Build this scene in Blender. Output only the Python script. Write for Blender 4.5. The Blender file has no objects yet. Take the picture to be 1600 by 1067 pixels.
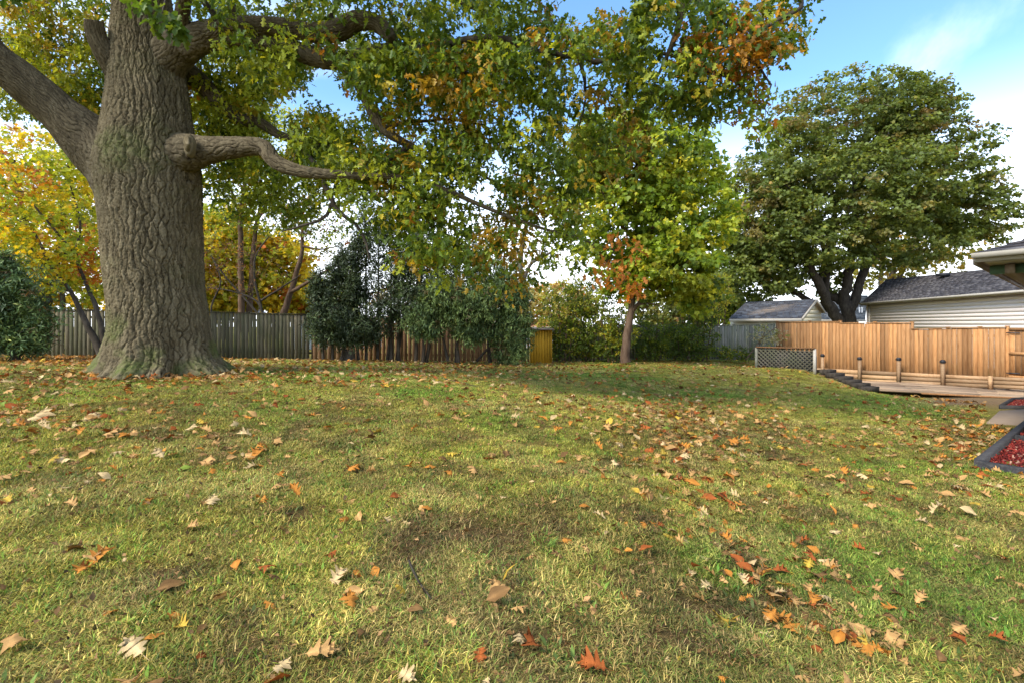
import bpy, math, random
import numpy as np
from mathutils import Vector, Matrix
rng = np.random.default_rng(7)
random.seed(7)
PI = math.pi
# ------------------------------------------------------------------ camera, sky, sun, exposure
F = 800.0; HOR = 508.0; EYE = 1.5           # focal length and eye level, both in pixels of the 1600 px photograph; eye height in m
scn = bpy.context.scene
COL = scn.collection
cam = bpy.data.cameras.new('camera'); cam_o = bpy.data.objects.new('camera', cam); COL.objects.link(cam_o)
cam.sensor_width = 36; cam.lens = 36 * F / 1600; cam.shift_y = -(533.5 - HOR) / 1600
cam.clip_start = 0.05; cam.clip_end = 3000
cam_o.location = (0, 0, EYE); cam_o.rotation_euler = (PI / 2, 0, 0)
scn.camera = cam_o
SUN_EL, SUN_AZ = math.radians(42), math.radians(232)     # azimuth clockwise from +Y (straight ahead)
w = bpy.data.worlds.new('World'); scn.world = w; w.use_nodes = True
nt = w.node_tree; nt.nodes.clear()
def N(t, typ, **kw):
    n = t.nodes.new(typ)
    for k, v in kw.items():
        if k.startswith('i_'):
            n.inputs[k[2:].replace('_', ' ')].default_value = v
        else:
            setattr(n, k, v)
    return n
out = N(nt, 'ShaderNodeOutputWorld'); bg = N(nt, 'ShaderNodeBackground'); bg.inputs[1].default_value = 0.13
sky = N(nt, 'ShaderNodeTexSky', sky_type='NISHITA', sun_disc=False, sun_elevation=SUN_EL, sun_rotation=SUN_AZ, air_density=1.0, dust_density=1.2, ozone_density=2.0)
tc = N(nt, 'ShaderNodeTexCoord')
sep = N(nt, 'ShaderNodeSeparateXYZ'); nt.links.new(tc.outputs['Generated'], sep.inputs[0])
addz = N(nt, 'ShaderNodeMath', operation='MAXIMUM'); nt.links.new(sep.outputs[2], addz.inputs[0]); addz.inputs[1].default_value = 0.0
addz2 = N(nt, 'ShaderNodeMath', operation='ADD'); nt.links.new(addz.outputs[0], addz2.inputs[0]); addz2.inputs[1].default_value = 0.16
dx = N(nt, 'ShaderNodeMath', operation='DIVIDE'); nt.links.new(sep.outputs[0], dx.inputs[0]); nt.links.new(addz2.outputs[0], dx.inputs[1])
dy = N(nt, 'ShaderNodeMath', operation='DIVIDE'); nt.links.new(sep.outputs[1], dy.inputs[0]); nt.links.new(addz2.outputs[0], dy.inputs[1])
cmb = N(nt, 'ShaderNodeCombineXYZ'); nt.links.new(dx.outputs[0], cmb.inputs[0]); nt.links.new(dy.outputs[0], cmb.inputs[1]); cmb.inputs[2].default_value = 3.1
cn = N(nt, 'ShaderNodeTexNoise'); cn.inputs['Scale'].default_value = 0.75; cn.inputs['Detail'].default_value = 9; cn.inputs['Roughness'].default_value = 0.56; cn.inputs['Distortion'].default_value = 0.35
nt.links.new(cmb.outputs[0], cn.inputs['Vector'])
cr = N(nt, 'ShaderNodeMapRange', interpolation_type='SMOOTHSTEP'); cr.inputs['From Min'].default_value = 0.47; cr.inputs['From Max'].default_value = 0.74
nt.links.new(cn.outputs[0], cr.inputs['Value'])
# cloud cover thickens towards the horizon all the way round
hz = N(nt, 'ShaderNodeMapRange', interpolation_type='SMOOTHSTEP'); hz.inputs['From Min'].default_value = 0.40; hz.inputs['From Max'].default_value = 0.10
nt.links.new(sep.outputs[2], hz.inputs['Value'])
hm = N(nt, 'ShaderNodeMath', operation='MAXIMUM'); nt.links.new(cr.outputs[0], hm.inputs[0])
hz2 = N(nt, 'ShaderNodeMath', operation='MULTIPLY'); nt.links.new(hz.outputs[0], hz2.inputs[0]); hz2.inputs[1].default_value = 0.85
nt.links.new(hz2.outputs[0], hm.inputs[1])
mixc = N(nt, 'ShaderNodeMix', data_type='RGBA'); nt.links.new(hm.outputs[0], mixc.inputs[0])
SKYGAIN = N(nt, 'ShaderNodeMix', data_type='RGBA', blend_type='MULTIPLY'); SKYGAIN.inputs[0].default_value = 1
nt.links.new(sky.outputs[0], SKYGAIN.inputs[6]); SKYGAIN.inputs[7].default_value = (.60, .77, .87, 1)
nt.links.new(SKYGAIN.outputs[2], mixc.inputs[6]); mixc.inputs[7].default_value = (6.0, 6.15, 6.4, 1)
nt.links.new(mixc.outputs[2], bg.inputs[0]); nt.links.new(bg.outputs[0], out.inputs[0])
sun = bpy.data.lights.new('sun', 'SUN'); sun.energy = 1.45; sun.angle = math.radians(15.0); sun.color = (1.0, 0.93, 0.82)
sun_o = bpy.data.objects.new('sun', sun); COL.objects.link(sun_o)
sd = Vector((math.sin(SUN_AZ) * math.cos(SUN_EL), math.cos(SUN_AZ) * math.cos(SUN_EL), math.sin(SUN_EL)))
sun_o.rotation_euler = (-sd).to_track_quat('-Z', 'Y').to_euler(); sun_o.location = sd * 50 
scn.view_settings.view_transform = 'Standard'; scn.view_settings.look = 'None'
scn.view_settings.exposure = 1.84; scn.view_settings.gamma = 1; scn.view_settings.use_curve_mapping = False
scn.cycles.max_bounces = 6; scn.cycles.diffuse_bounces = 3; scn.cycles.transmission_bounces = 4; scn.cycles.transparent_max_bounces = 4
scn.cycles.caustics_reflective = False; scn.cycles.caustics_refractive = False

# ------------------------------------------------------------------ helpers
def P(px, py, d):
    "world point seen at pixel (px, py) of the photograph, d metres ahead"
    return np.array([(px - 800) / F * d, d, EYE + (HOR - py) / F * d])
def PXY(v):
    v = np.asarray(v); d = np.maximum(v[..., 1], 0.01)
    return 800 + v[..., 0] / d * F, HOR - (v[..., 2] - EYE) / d * F
def tag(o, label=None, cat=None, group=None, kind=None):
    if label: o['label'] = label
    if cat: o['category'] = cat
    if group: o['group'] = group
    if kind: o['kind'] = kind
    return o
def link(name, me, parent=None, loc=None):
    o = bpy.data.objects.new(name, me); COL.objects.link(o)
    if parent is not None: o.parent = parent
    if loc is not None: o.location = tuple(loc)
    return o
def empty(name, loc, label, cat, group=None):
    o = bpy.data.objects.new(name, None); COL.objects.link(o); o.location = tuple(loc); o.empty_display_size = 0.3
    return tag(o, label, cat, group)
def mesh(name, V, polys, mat=None, col=None, smooth=False, extra=None):
    "polys: list of integer arrays (n x k)"
    if not isinstance(polys, (list, tuple)): polys = [polys]
    polys = [np.asarray(p, dtype=np.int64) for p in polys if len(p)]
    me = bpy.data.meshes.new(name)
    V = np.asarray(V, dtype=np.float32)
    me.vertices.add(len(V)); me.vertices.foreach_set('co', V.ravel())
    lv = np.concatenate([p.ravel() for p in polys]).astype(np.int32)
    cnt = np.concatenate([np.full(len(p), p.shape[1]) for p in polys])
    st = np.concatenate([[0], np.cumsum(cnt)[:-1]]).astype(np.int32)
    me.loops.add(len(lv)); me.loops.foreach_set('vertex_index', lv)
    me.polygons.add(len(cnt)); me.polygons.foreach_set('loop_start', st)
    if smooth: me.polygons.foreach_set('use_smooth', np.ones(len(cnt), dtype=bool))
    if col is not None:
        a = me.attributes.new('Col', 'FLOAT_COLOR', 'POINT')
        c = np.ones((len(V), 4), dtype=np.float32); c[:, :3] = col; a.data.foreach_set('color', c.ravel())
    if extra:
        for k, v in extra.items():
            a = me.attributes.new(k, 'FLOAT', 'POINT'); a.data.foreach_set('value', np.asarray(v, dtype=np.float32))
    me.update(calc_edges=True)
    if mat: me.materials.append(mat)
    return me
BOXF = np.array([[0, 3, 2, 1], [4, 5, 6, 7], [0, 1, 5, 4], [1, 2, 6, 5], [2, 3, 7, 6], [3, 0, 4, 7]])
class MB:
    "collects boxes and prisms into one mesh"
    def __init__(s): s.V = []; s.Q = []; s.n = 0; s.C = []
    def hexa(s, pts, col=None):
        s.V.append(np.array(pts, dtype=float)); s.Q.append(BOXF + s.n); s.n += 8
        s.C.append(np.tile(col if col is not None else (1, 1, 1), (8, 1)))
    def box(s, c, ax, ay, az, hx, hy, hz, col=None):
        c, ax, ay, az = [np.asarray(v, float) for v in (c, ax, ay, az)]
        p = [c + ax * hx * a + ay * hy * b + az * hz * d for d in (-1, 1) for a, b in ((-1, -1), (1, -1), (1, 1), (-1, 1))]
        s.hexa(p, col)
    def bar(s, a, b, wd, th, up=(0, 0, 1), col=None):
        a = np.asarray(a, float); b = np.asarray(b, float); t = b - a; L = np.linalg.norm(t); t = t / L
        up = np.asarray(up, float); sd_ = np.cross(t, up); sd_ /= np.linalg.norm(sd_); u = np.cross(sd_, t)
        s.box((a + b) / 2, t, sd_, u, L / 2, wd / 2, th / 2, col)
    def mesh(s, name, mat, col=False):
        return mesh(name, np.concatenate(s.V), np.concatenate(s.Q), mat, np.concatenate(s.C) if col else None)
    def build(s, name, mat, parent=None, kind=None, col=False):
        o = link(name, s.mesh(name, mat, col), parent)
        if kind: o['kind'] = kind
        return o
def hash3(i, j, k, seed=0):
    h = (i.astype(np.int64) * 374761393 + j.astype(np.int64) * 668265263 + k.astype(np.int64) * 2147483647 + seed * 1274126177) & 0xffffffff
    h = ((h ^ (h >> 13)) * 1274126177) & 0xffffffff
    h = (h ^ (h >> 16)) & 0xffffff
    return h / float(0xffffff)
def vnoise(p, seed=0):
    p = np.asarray(p, float); i = np.floor(p).astype(np.int64); f = p - i; f = f * f * (3 - 2 * f); r = 0
    for a in (0, 1):
        for b in (0, 1):
            for c in (0, 1):
                wgt = (f[:, 0] if a else 1 - f[:, 0]) * (f[:, 1] if b else 1 - f[:, 1]) * (f[:, 2] if c else 1 - f[:, 2])
                r = r + wgt * hash3(i[:, 0] + a, i[:, 1] + b, i[:, 2] + c, seed)
    return r
def fbm(p, oct=4, seed=0):
    r = 0; a = 0.5; t = 0; p = np.asarray(p, float)
    for o in range(oct):
        r = r + a * vnoise(p * 2 ** o, seed + o); t += a; a *= 0.5
    return r / t
def vor(p, seed=0):
    "F2 - F1 of a Worley pattern"
    i = np.floor(p).astype(np.int64); f1 = np.full(len(p), 9.0); f2 = f1.copy()
    for a in (-1, 0, 1):
        for b in (-1, 0, 1):
            for c in (-1, 0, 1):
                q = i + np.array([a, b, c])
                fx = np.stack([hash3(q[:, 0], q[:, 1], q[:, 2], seed + s) for s in (1, 2, 3)], 1)
                d = np.linalg.norm(q + fx - p, axis=1)
                f2 = np.where(d < f1, f1, np.minimum(f2, d)); f1 = np.minimum(f1, d)
    return f2 - f1
def frames(Pn):
    Pn = np.asarray(Pn, float); T = np.gradient(Pn, axis=0); T /= np.linalg.norm(T, axis=1)[:, None] + 1e-9
    ref = np.array([1.0, 0, 0]) if abs(T[0][0]) < .8 else np.array([0, 1.0, 0])
    u = ref - T[0] * ref.dot(T[0]); u /= np.linalg.norm(u); U = [u]
    for k in range(1, len(Pn)):
        u = U[-1] - T[k] * U[-1].dot(T[k]); u /= np.linalg.norm(u) + 1e-9; U.append(u)
    U = np.array(U); W = np.cross(T, U)
    return T, U, W
def resample(pts, rad, step):
    pts = np.asarray(pts, float); rad = np.asarray(rad, float)
    # Catmull-Rom
    pp = np.vstack([2 * pts[0] - pts[1], pts, 2 * pts[-1] - pts[-2]]); o = []; r = []
    for k in range(len(pts) - 1):
        a, b, c, d = pp[k:k + 4]; n = max(2, int(np.linalg.norm(c - b) / step))
        t = np.arange(n)[:, None] / n
        o.append(.5 * ((2 * b) + (-a + c) * t + (2 * a - 5 * b + 4 * c - d) * t ** 2 + (-a + 3 * b - 3 * c + d) * t ** 3))
        r.append(rad[k] + (rad[k + 1] - rad[k]) * t[:, 0])
    o.append(pts[-1:]); r.append(rad[-1:])
    return np.concatenate(o), np.concatenate(r)
class Tubes:
    def __init__(s): s.V = []; s.Q = []; s.n = 0
    def add(s, Pn, R, seg=6):
        Pn = np.asarray(Pn, float); R = np.asarray(R, float); T, U, W = frames(Pn); th = np.arange(seg) / seg * 2 * PI
        ring = Pn[:, None] + R[:, None, None] * (np.cos(th)[None, :, None] * U[:, None] + np.sin(th)[None, :, None] * W[:, None])
        k = len(Pn); V = ring.reshape(-1, 3)
        a = (np.arange(k - 1)[:, None] * seg + np.arange(seg)[None]); b = (np.arange(k - 1)[:, None] * seg + (np.arange(seg)[None] + 1) % seg)
        q = np.stack([a, b, b + seg, a + seg], -1).reshape(-1, 4) + s.n
        s.V.append(V); s.Q.append(q); s.n += len(V)
    def mesh(s, name, mat): return mesh(name, np.concatenate(s.V), np.concatenate(s.Q), mat, smooth=True)
def bark_tube(name, pts, rad, mat, step=0.022, amp=0.03, cell=(0.085, 0.36), flare=None, capend=False, lumps=0.06, moss0=None, seed=0):
    Pn, R = resample(pts, rad, step); T, U, W = frames(Pn); seg = max(16, int(2 * PI * R.max() / step))
    th = np.arange(seg) / seg * 2 * PI; s = np.concatenate([[0], np.cumsum(np.linalg.norm(np.diff(Pn, axis=0), axis=1))])
    k = len(Pn); TH = np.tile(th, k); RR = np.repeat(R, seg); SS = np.repeat(s, seg)
    loc = np.stack([RR * np.cos(TH), RR * np.sin(TH), SS], 1)
    big = fbm(loc * np.array([1.6, 1.6, .8]), 3, seed) - .5
    wr = np.stack([fbm(loc * np.array([5, 5, 3.0]), 2, seed + 5), fbm(loc * np.array([5, 5, 3.0]), 2, seed + 9), 0 * SS], 1) - .5
    Rm = np.interp(s, [0, s[-1]], [1, 1]) * np.median(R); U1 = TH / (2 * PI)
    def furrow(width, wa, wz, sd_, sharp):
        cnt = max(5, round(2 * PI * float(np.median(R)) / width)); wv = (fbm(loc * np.array([wz * 1.3, wz * 1.3, wz]), 3, sd_) - .5) * wa / width
        t = U1 * cnt + wv; fr = t - np.floor(t); d_ = np.minimum(fr, 1 - fr) * 2; idc = np.mod(np.floor(t), cnt).astype(np.int64)
        zz = SS / cell[1] + hash3(idc, idc * 0, idc * 0, sd_) * 7 + (fr - .5) * .8 + (fbm(loc * 6, 2, sd_ + 2) - .5) * .8; fz = zz - np.floor(zz); dz = np.minimum(fz, 1 - fz) * 2 * cell[1] / width * .55
        keep = hash3(idc, np.floor(zz).astype(np.int64), idc * 0, sd_ + 5)
        return np.clip(d_ / sharp, 0, 1), np.clip(dz / .22, 0, 1), keep
    a1, b1, k1 = furrow(cell[0], .26, 2.6, seed + 60, .30); a2, b2, k2 = furrow(cell[0] * 1.5, .42, 1.3, seed + 80, .17)
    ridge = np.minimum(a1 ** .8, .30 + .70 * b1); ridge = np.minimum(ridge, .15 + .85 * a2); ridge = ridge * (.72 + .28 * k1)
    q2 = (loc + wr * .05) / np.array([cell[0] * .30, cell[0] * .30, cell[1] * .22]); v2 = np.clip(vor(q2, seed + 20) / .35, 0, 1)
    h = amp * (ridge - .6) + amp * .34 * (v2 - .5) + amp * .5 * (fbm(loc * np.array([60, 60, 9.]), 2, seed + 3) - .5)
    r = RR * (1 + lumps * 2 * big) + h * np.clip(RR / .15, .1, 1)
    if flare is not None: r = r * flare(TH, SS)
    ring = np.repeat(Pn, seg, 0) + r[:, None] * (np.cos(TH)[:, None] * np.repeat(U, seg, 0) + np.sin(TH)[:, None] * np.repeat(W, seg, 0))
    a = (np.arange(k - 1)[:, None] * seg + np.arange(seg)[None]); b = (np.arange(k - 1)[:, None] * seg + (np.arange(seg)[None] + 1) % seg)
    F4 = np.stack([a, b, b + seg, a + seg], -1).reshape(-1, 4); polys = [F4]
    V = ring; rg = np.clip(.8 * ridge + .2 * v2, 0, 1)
    if capend:
        V = np.vstack([V, Pn[-1] + T[-1] * .015]); c = len(V) - 1; e = (k - 1) * seg + np.arange(seg)
        polys.append(np.stack([e, (k - 1) * seg + (np.arange(seg) + 1) % seg, np.full(seg, c)], 1)); rg = np.append(rg, .9)
    moss = np.zeros(len(V)) if moss0 is None else (np.clip(1 - (V[:, 2] - moss0) / 1.6, 0, 1) * .9 + .22 + .35 * np.exp(-((V[:, 2] - moss0 - 4.3) / .5) ** 2)) * np.clip((fbm(V * 2.0, 3, 31) - .38) * 5, 0, 1.6)
    return mesh(name, V, polys, mat, smooth=True, extra={'ridge': rg, 'moss': moss})

# ------------------------------------------------------------------ materials
def newmat(name):
    m = bpy.data.materials.new(name); m.use_nodes = True; m.node_tree.nodes.clear(); t = m.node_tree
    o = N(t, 'ShaderNodeOutputMaterial'); b = N(t, 'ShaderNodeBsdfPrincipled'); t.links.new(b.outputs[0], o.inputs[0])
    b.inputs['Specular IOR Level'].default_value = 0.25; b.inputs['Roughness'].default_value = 0.75
    return m, t, b
def L(t, a, b): t.links.new(a, b)
def ramp(t, stops):
    r = N(t, 'ShaderNodeValToRGB'); e = r.color_ramp.elements
    e[0].position, e[0].color = stops[0][0], (*stops[0][1], 1); e[1].position, e[1].color = stops[-1][0], (*stops[-1][1], 1)
    for p, c in stops[1:-1]:
        n = e.new(p); n.color = (*c, 1)
    return r
def noise(t, scale, detail=4, rough=.55, coord='Object', stretch=None, objrand=False):
    c = N(t, 'ShaderNodeTexCoord'); n = N(t, 'ShaderNodeTexNoise'); n.inputs['Scale'].default_value = scale; n.inputs['Detail'].default_value = detail; n.inputs['Roughness'].default_value = rough
    src = c.outputs[coord]
    if stretch or objrand:
        m = N(t, 'ShaderNodeMapping'); L(t, src, m.inputs['Vector'])
        if stretch: m.inputs['Scale'].default_value = stretch
        if objrand:
            oi = N(t, 'ShaderNodeObjectInfo'); mu = N(t, 'ShaderNodeMath', operation='MULTIPLY'); mu.inputs[1].default_value = 37
            L(t, oi.outputs['Random'], mu.inputs[0]); L(t, mu.outputs[0], m.inputs['Location'])
        src = m.outputs[0]
    L(t, src, n.inputs['Vector']); return n
def mix(t, a, b, fac, mode='MIX'):
    m = N(t, 'ShaderNodeMix', data_type='RGBA', blend_type=mode)
    for s, v in ((6, a), (7, b)):
        if isinstance(v, tuple): m.inputs[s].default_value = (*v, 1)
        else: L(t, v, m.inputs[s])
    if isinstance(fac, (int, float)): m.inputs[0].default_value = fac
    else: L(t, fac, m.inputs[0])
    return m.outputs[2]
def bump(t, b, src, dist, strength=1.0):
    u = N(t, 'ShaderNodeBump'); u.inputs['Distance'].default_value = dist; u.inputs['Strength'].default_value = strength; L(t, src, u.inputs['Height']); L(t, u.outputs[0], b.inputs['Normal'])
def leaf_mat(name, trans=0.35, rough=.5, inst=False, spec=.35, fixed=None):
    m = bpy.data.materials.new(name); m.use_nodes = True; t = m.node_tree; t.nodes.clear()
    o = N(t, 'ShaderNodeOutputMaterial'); p = N(t, 'ShaderNodeBsdfPrincipled'); p.inputs['Roughness'].default_value = rough; p.inputs['Specular IOR Level'].default_value = spec
    tr = N(t, 'ShaderNodeBsdfTranslucent'); mx = N(t, 'ShaderNodeMixShader'); mx.inputs[0].default_value = trans
    if fixed is None:
        a = N(t, 'ShaderNodeAttribute', attribute_name='Col'); c = a.outputs['Color']
    else:
        n = noise(t, 25, 3); c = mix(t, fixed, tuple(x * .6 for x in fixed), n.outputs[0])
    if inst:
        g = N(t, 'ShaderNodeAttribute', attribute_name='tint', attribute_type='INSTANCER'); c = mix(t, c, g.outputs['Color'], 1.0, 'MULTIPLY')
    n2 = noise(t, 60 if fixed is None else 90, 2); r2 = ramp(t, [(.3, (.72, .72, .72)), (.7, (1.15, 1.15, 1.15))]); L(t, n2.outputs[0], r2.inputs[0])
    c = mix(t, c, r2.outputs[0], 1.0, 'MULTIPLY')
    L(t, c, p.inputs['Base Color']); L(t, mix(t, c, (1.25, 1.15, .6), 1.0, 'MULTIPLY'), tr.inputs['Color'])
    L(t, p.outputs[0], mx.inputs[1]); L(t, tr.outputs[0], mx.inputs[2]); L(t, mx.outputs[0], o.inputs[0]); return m
def wood_mat(name, base, dark, light, grain=(3, 3, .35), stain=None, rough=.8, green=None, var=1.0):
    m, t, b = newmat(name)
    n = noise(t, 14, 6, .65, stretch=grain, objrand=True); r = ramp(t, [(.25, dark), (.5, base), (.75, light)]); L(t, n.outputs[0], r.inputs[0])
    oi = N(t, 'ShaderNodeObjectInfo'); vr = ramp(t, [(0, tuple(1 - var * q for q in (.38, .4, .42))), (.5, (1, 1, 1)), (1, tuple(1 + var * q for q in (.3, .22, .12)))]); L(t, oi.outputs['Random'], vr.inputs[0])
    c = mix(t, r.outputs[0], vr.outputs[0], 1.0, 'MULTIPLY')
    if green:
        n2 = noise(t, 1.3, 5, .6, objrand=True); r2 = ramp(t, [(.42, (0, 0, 0)), (.7, (1, 1, 1))]); L(t, n2.outputs[0], r2.inputs[0]); c = mix(t, c, green, r2.outputs[0])
    if stain:
        n3 = noise(t, 5, 4, .6, stretch=(2.5, 2.5, .5), objrand=True); r3 = ramp(t, [(.55, (0, 0, 0)), (.72, (.85, .85, .85))]); L(t, n3.outputs[0], r3.inputs[0]); c = mix(t, c, stain, r3.outputs[0])
    L(t, c, b.inputs['Base Color']); b.inputs['Roughness'].default_value = rough; bump(t, b, n.outputs[0], .004); return m
def plain(name, c1, c2, scale=20, rough=.7, bd=.003, spec=.25, stretch=None, detail=5):
    m, t, b = newmat(name); n = noise(t, scale, detail, .6, stretch=stretch); L(t, mix(t, c1, c2, n.outputs[0]), b.inputs['Base Color']); b.inputs['Roughness'].default_value = rough; b.inputs['Specular IOR Level'].default_value = spec
    bump(t, b, n.outputs[0], bd); return m
def bark_mat(name, dark, mid, light, mossc=None, displaced=False):
    m, t, b = newmat(name)
    n = noise(t, 9, 6, .65, stretch=(1, 1, .3)); r = ramp(t, [(.25, dark), (.5, mid), (.78, light)]); L(t, n.outputs[0], r.inputs[0]); c = r.outputs[0]
    if displaced:
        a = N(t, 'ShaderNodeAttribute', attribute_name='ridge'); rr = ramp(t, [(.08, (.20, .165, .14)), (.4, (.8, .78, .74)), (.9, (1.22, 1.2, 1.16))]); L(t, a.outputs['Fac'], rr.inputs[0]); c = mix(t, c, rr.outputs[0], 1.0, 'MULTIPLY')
        mo = N(t, 'ShaderNodeAttribute', attribute_name='moss'); n3 = noise(t, 22, 3); mm = N(t, 'ShaderNodeMath', operation='MULTIPLY'); L(t, mo.outputs['Fac'], mm.inputs[0]); L(t, n3.outputs[0], mm.inputs[1])
        mr = N(t, 'ShaderNodeMapRange'); mr.inputs['From Min'].default_value = .12; mr.inputs['From Max'].default_value = .75; mr.inputs['To Max'].default_value = .8; L(t, mm.outputs[0], mr.inputs['Value'])
        c = mix(t, c, mossc, mr.outputs[0])
    L(t, c, b.inputs['Base Color']); b.inputs['Roughness'].default_value = .9; b.inputs['Specular IOR Level'].default_value = .12
    n2 = noise(t, 45, 5, .7, stretch=(1, 1, .35)); bump(t, b, n2.outputs[0], .012); return m
M = {}
M['oak_bark'] = bark_mat('oak_bark', (.055, .043, .026), (.115, .092, .054), (.20, .165, .105), (.10, .125, .03), True)
M['shaded_limb_bark'] = bark_mat('shaded_limb_bark', (.045, .035, .022), (.095, .075, .046), (.165, .135, .086), (.08, .10, .028), True)  # oak bark made darker: shade of the crown on the limbs, painted into the colour
M['grey_bark'] = bark_mat('grey_bark', (.05, .042, .034), (.12, .10, .08), (.2, .17, .14))
M['dark_bark'] = bark_mat('dark_bark', (.025, .02, .016), (.06, .048, .036), (.11, .09, .07))
M['brown_bark'] = bark_mat('brown_bark', (.05, .03, .02), (.12, .075, .048), (.19, .13, .09))
M['cut_wood'] = plain('cut_wood', (.33, .24, .15), (.2, .14, .09), 30)
M['leaf'] = leaf_mat('leaf', .5)
M['needle'] = leaf_mat('needle', .12, .6)
M['blade'] = leaf_mat('blade', .22, .6, True, spec=.2)
M['dry_leaf'] = leaf_mat('dry_leaf', .12, .7, spec=.12)
M['old_wood'] = wood_mat('old_wood', (.105, .09, .058), (.05, .045, .03), (.17, .15, .11), green=(.065, .068, .028), stain=(.04, .04, .022))
M['grey_wood'] = wood_mat('grey_wood', (.19, .18, .145), (.12, .11, .085), (.28, .265, .22), green=(.11, .12, .06))
M['lattice_wood'] = wood_mat('lattice_wood', (.15, .13, .10), (.09, .075, .055), (.23, .20, .16), green=(.09, .09, .05))
M['red_wood'] = wood_mat('red_wood', (.24, .135, .07), (.17, .09, .045), (.31, .19, .105), var=.5)
M['cedar'] = wood_mat('cedar', (.40, .20, .08), (.30, .135, .046), (.50, .285, .13), stain=(.19, .08, .026))
M['cedar_dark'] = wood_mat('cedar_dark', (.24, .12, .05), (.15, .07, .03), (.34, .18, .085))
M['wall_wood'] = wood_mat('wall_wood', (.38, .24, .13), (.27, .15, .08), (.48, .33, .20), grain=(.5, .5, 3), stain=(.3, .15, .07))
M['deck'] = wood_mat('deck', (.36, .25, .16), (.28, .18, .105), (.44, .32, .21), grain=(.5, 2, 2))
M['yellow'] = wood_mat('yellow', (.58, .30, .02), (.42, .20, .015), (.68, .40, .04))
M['siding'] = plain('siding', (.72, .63, .565), (.65, .57, .51), 3, .55, .001)
M['cream'] = plain('cream', (.58, .52, .37), (.5, .45, .32), 4, .6, .001)
M['trim'] = plain('trim', (.45, .40, .33), (.38, .34, .28), 5, .5, .001)
M['white'] = plain('white', (.75, .76, .78), (.6, .61, .64), 5, .5, .001)
M['taupe'] = plain('taupe', (.23, .17, .12), (.16, .12, .09), 6, .6, .001)
M['green_paint'] = plain('green_paint', (.10, .17, .10), (.06, .11, .06), 8, .6, .001)
M['black'] = plain('black', (.02, .02, .022), (.045, .045, .05), 12, .5, .002)
M['bedwood'] = wood_mat('bedwood', (.04, .038, .04), (.02, .02, .022), (.09, .085, .08), grain=(.4, 2, 2))
M['concrete'] = plain('concrete', (.27, .195, .135), (.20, .145, .10), 6, .85, .003)
M['soil'] = plain('soil', (.06, .04, .028), (.11, .075, .05), 25, .95, .02)
M['mulchbase'] = plain('mulchbase', (.16, .02, .018), (.06, .012, .01), 30, .9, .02)
def shingle_mat(name, a, b2, c3):
    m, t, b = newmat(name); at = N(t, 'ShaderNodeAttribute', attribute_name='Col'); n = noise(t, 60, 4, .7); r = ramp(t, [(.3, (.65, .65, .65)), (.7, (1.25, 1.25, 1.25))]); L(t, n.outputs[0], r.inputs[0])
    L(t, mix(t, at.outputs['Color'], r.outputs[0], 1.0, 'MULTIPLY'), b.inputs['Base Color']); b.inputs['Roughness'].default_value = .95; b.inputs['Specular IOR Level'].default_value = .08; bump(t, b, n.outputs[0], .003); return m
M['shingle'] = shingle_mat('shingle', 0, 0, 0)
# lawn
def lawn_mat():
    m, t, b = newmat('lawn'); a = N(t, 'ShaderNodeAttribute', attribute_name='Col')
    n1 = noise(t, 16, 8, .72); r1 = ramp(t, [(.28, (.32, .26, .2)), (.42, (.75, .68, .6)), (.58, (1.05, 1.0, .95)), (.76, (1.45, 1.38, 1.2))]); L(t, n1.outputs[0], r1.inputs[0])
    n2 = noise(t, 2.2, 5, .6); r2 = ramp(t, [(.3, (.8, .85, .8)), (.5, (1, 1, 1)), (.75, (1.22, 1.08, .95))]); L(t, n2.outputs[0], r2.inputs[0])
    c = mix(t, mix(t, a.outputs['Color'], r1.outputs[0], 1.0, 'MULTIPLY'), r2.outputs[0], 1.0, 'MULTIPLY')
    L(t, c, b.inputs['Base Color']); b.inputs['Roughness'].default_value = .95; b.inputs['Specular IOR Level'].default_value = .05; bump(t, b, n1.outputs[0], .03); return m
M['lawn'] = lawn_mat()

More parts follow.
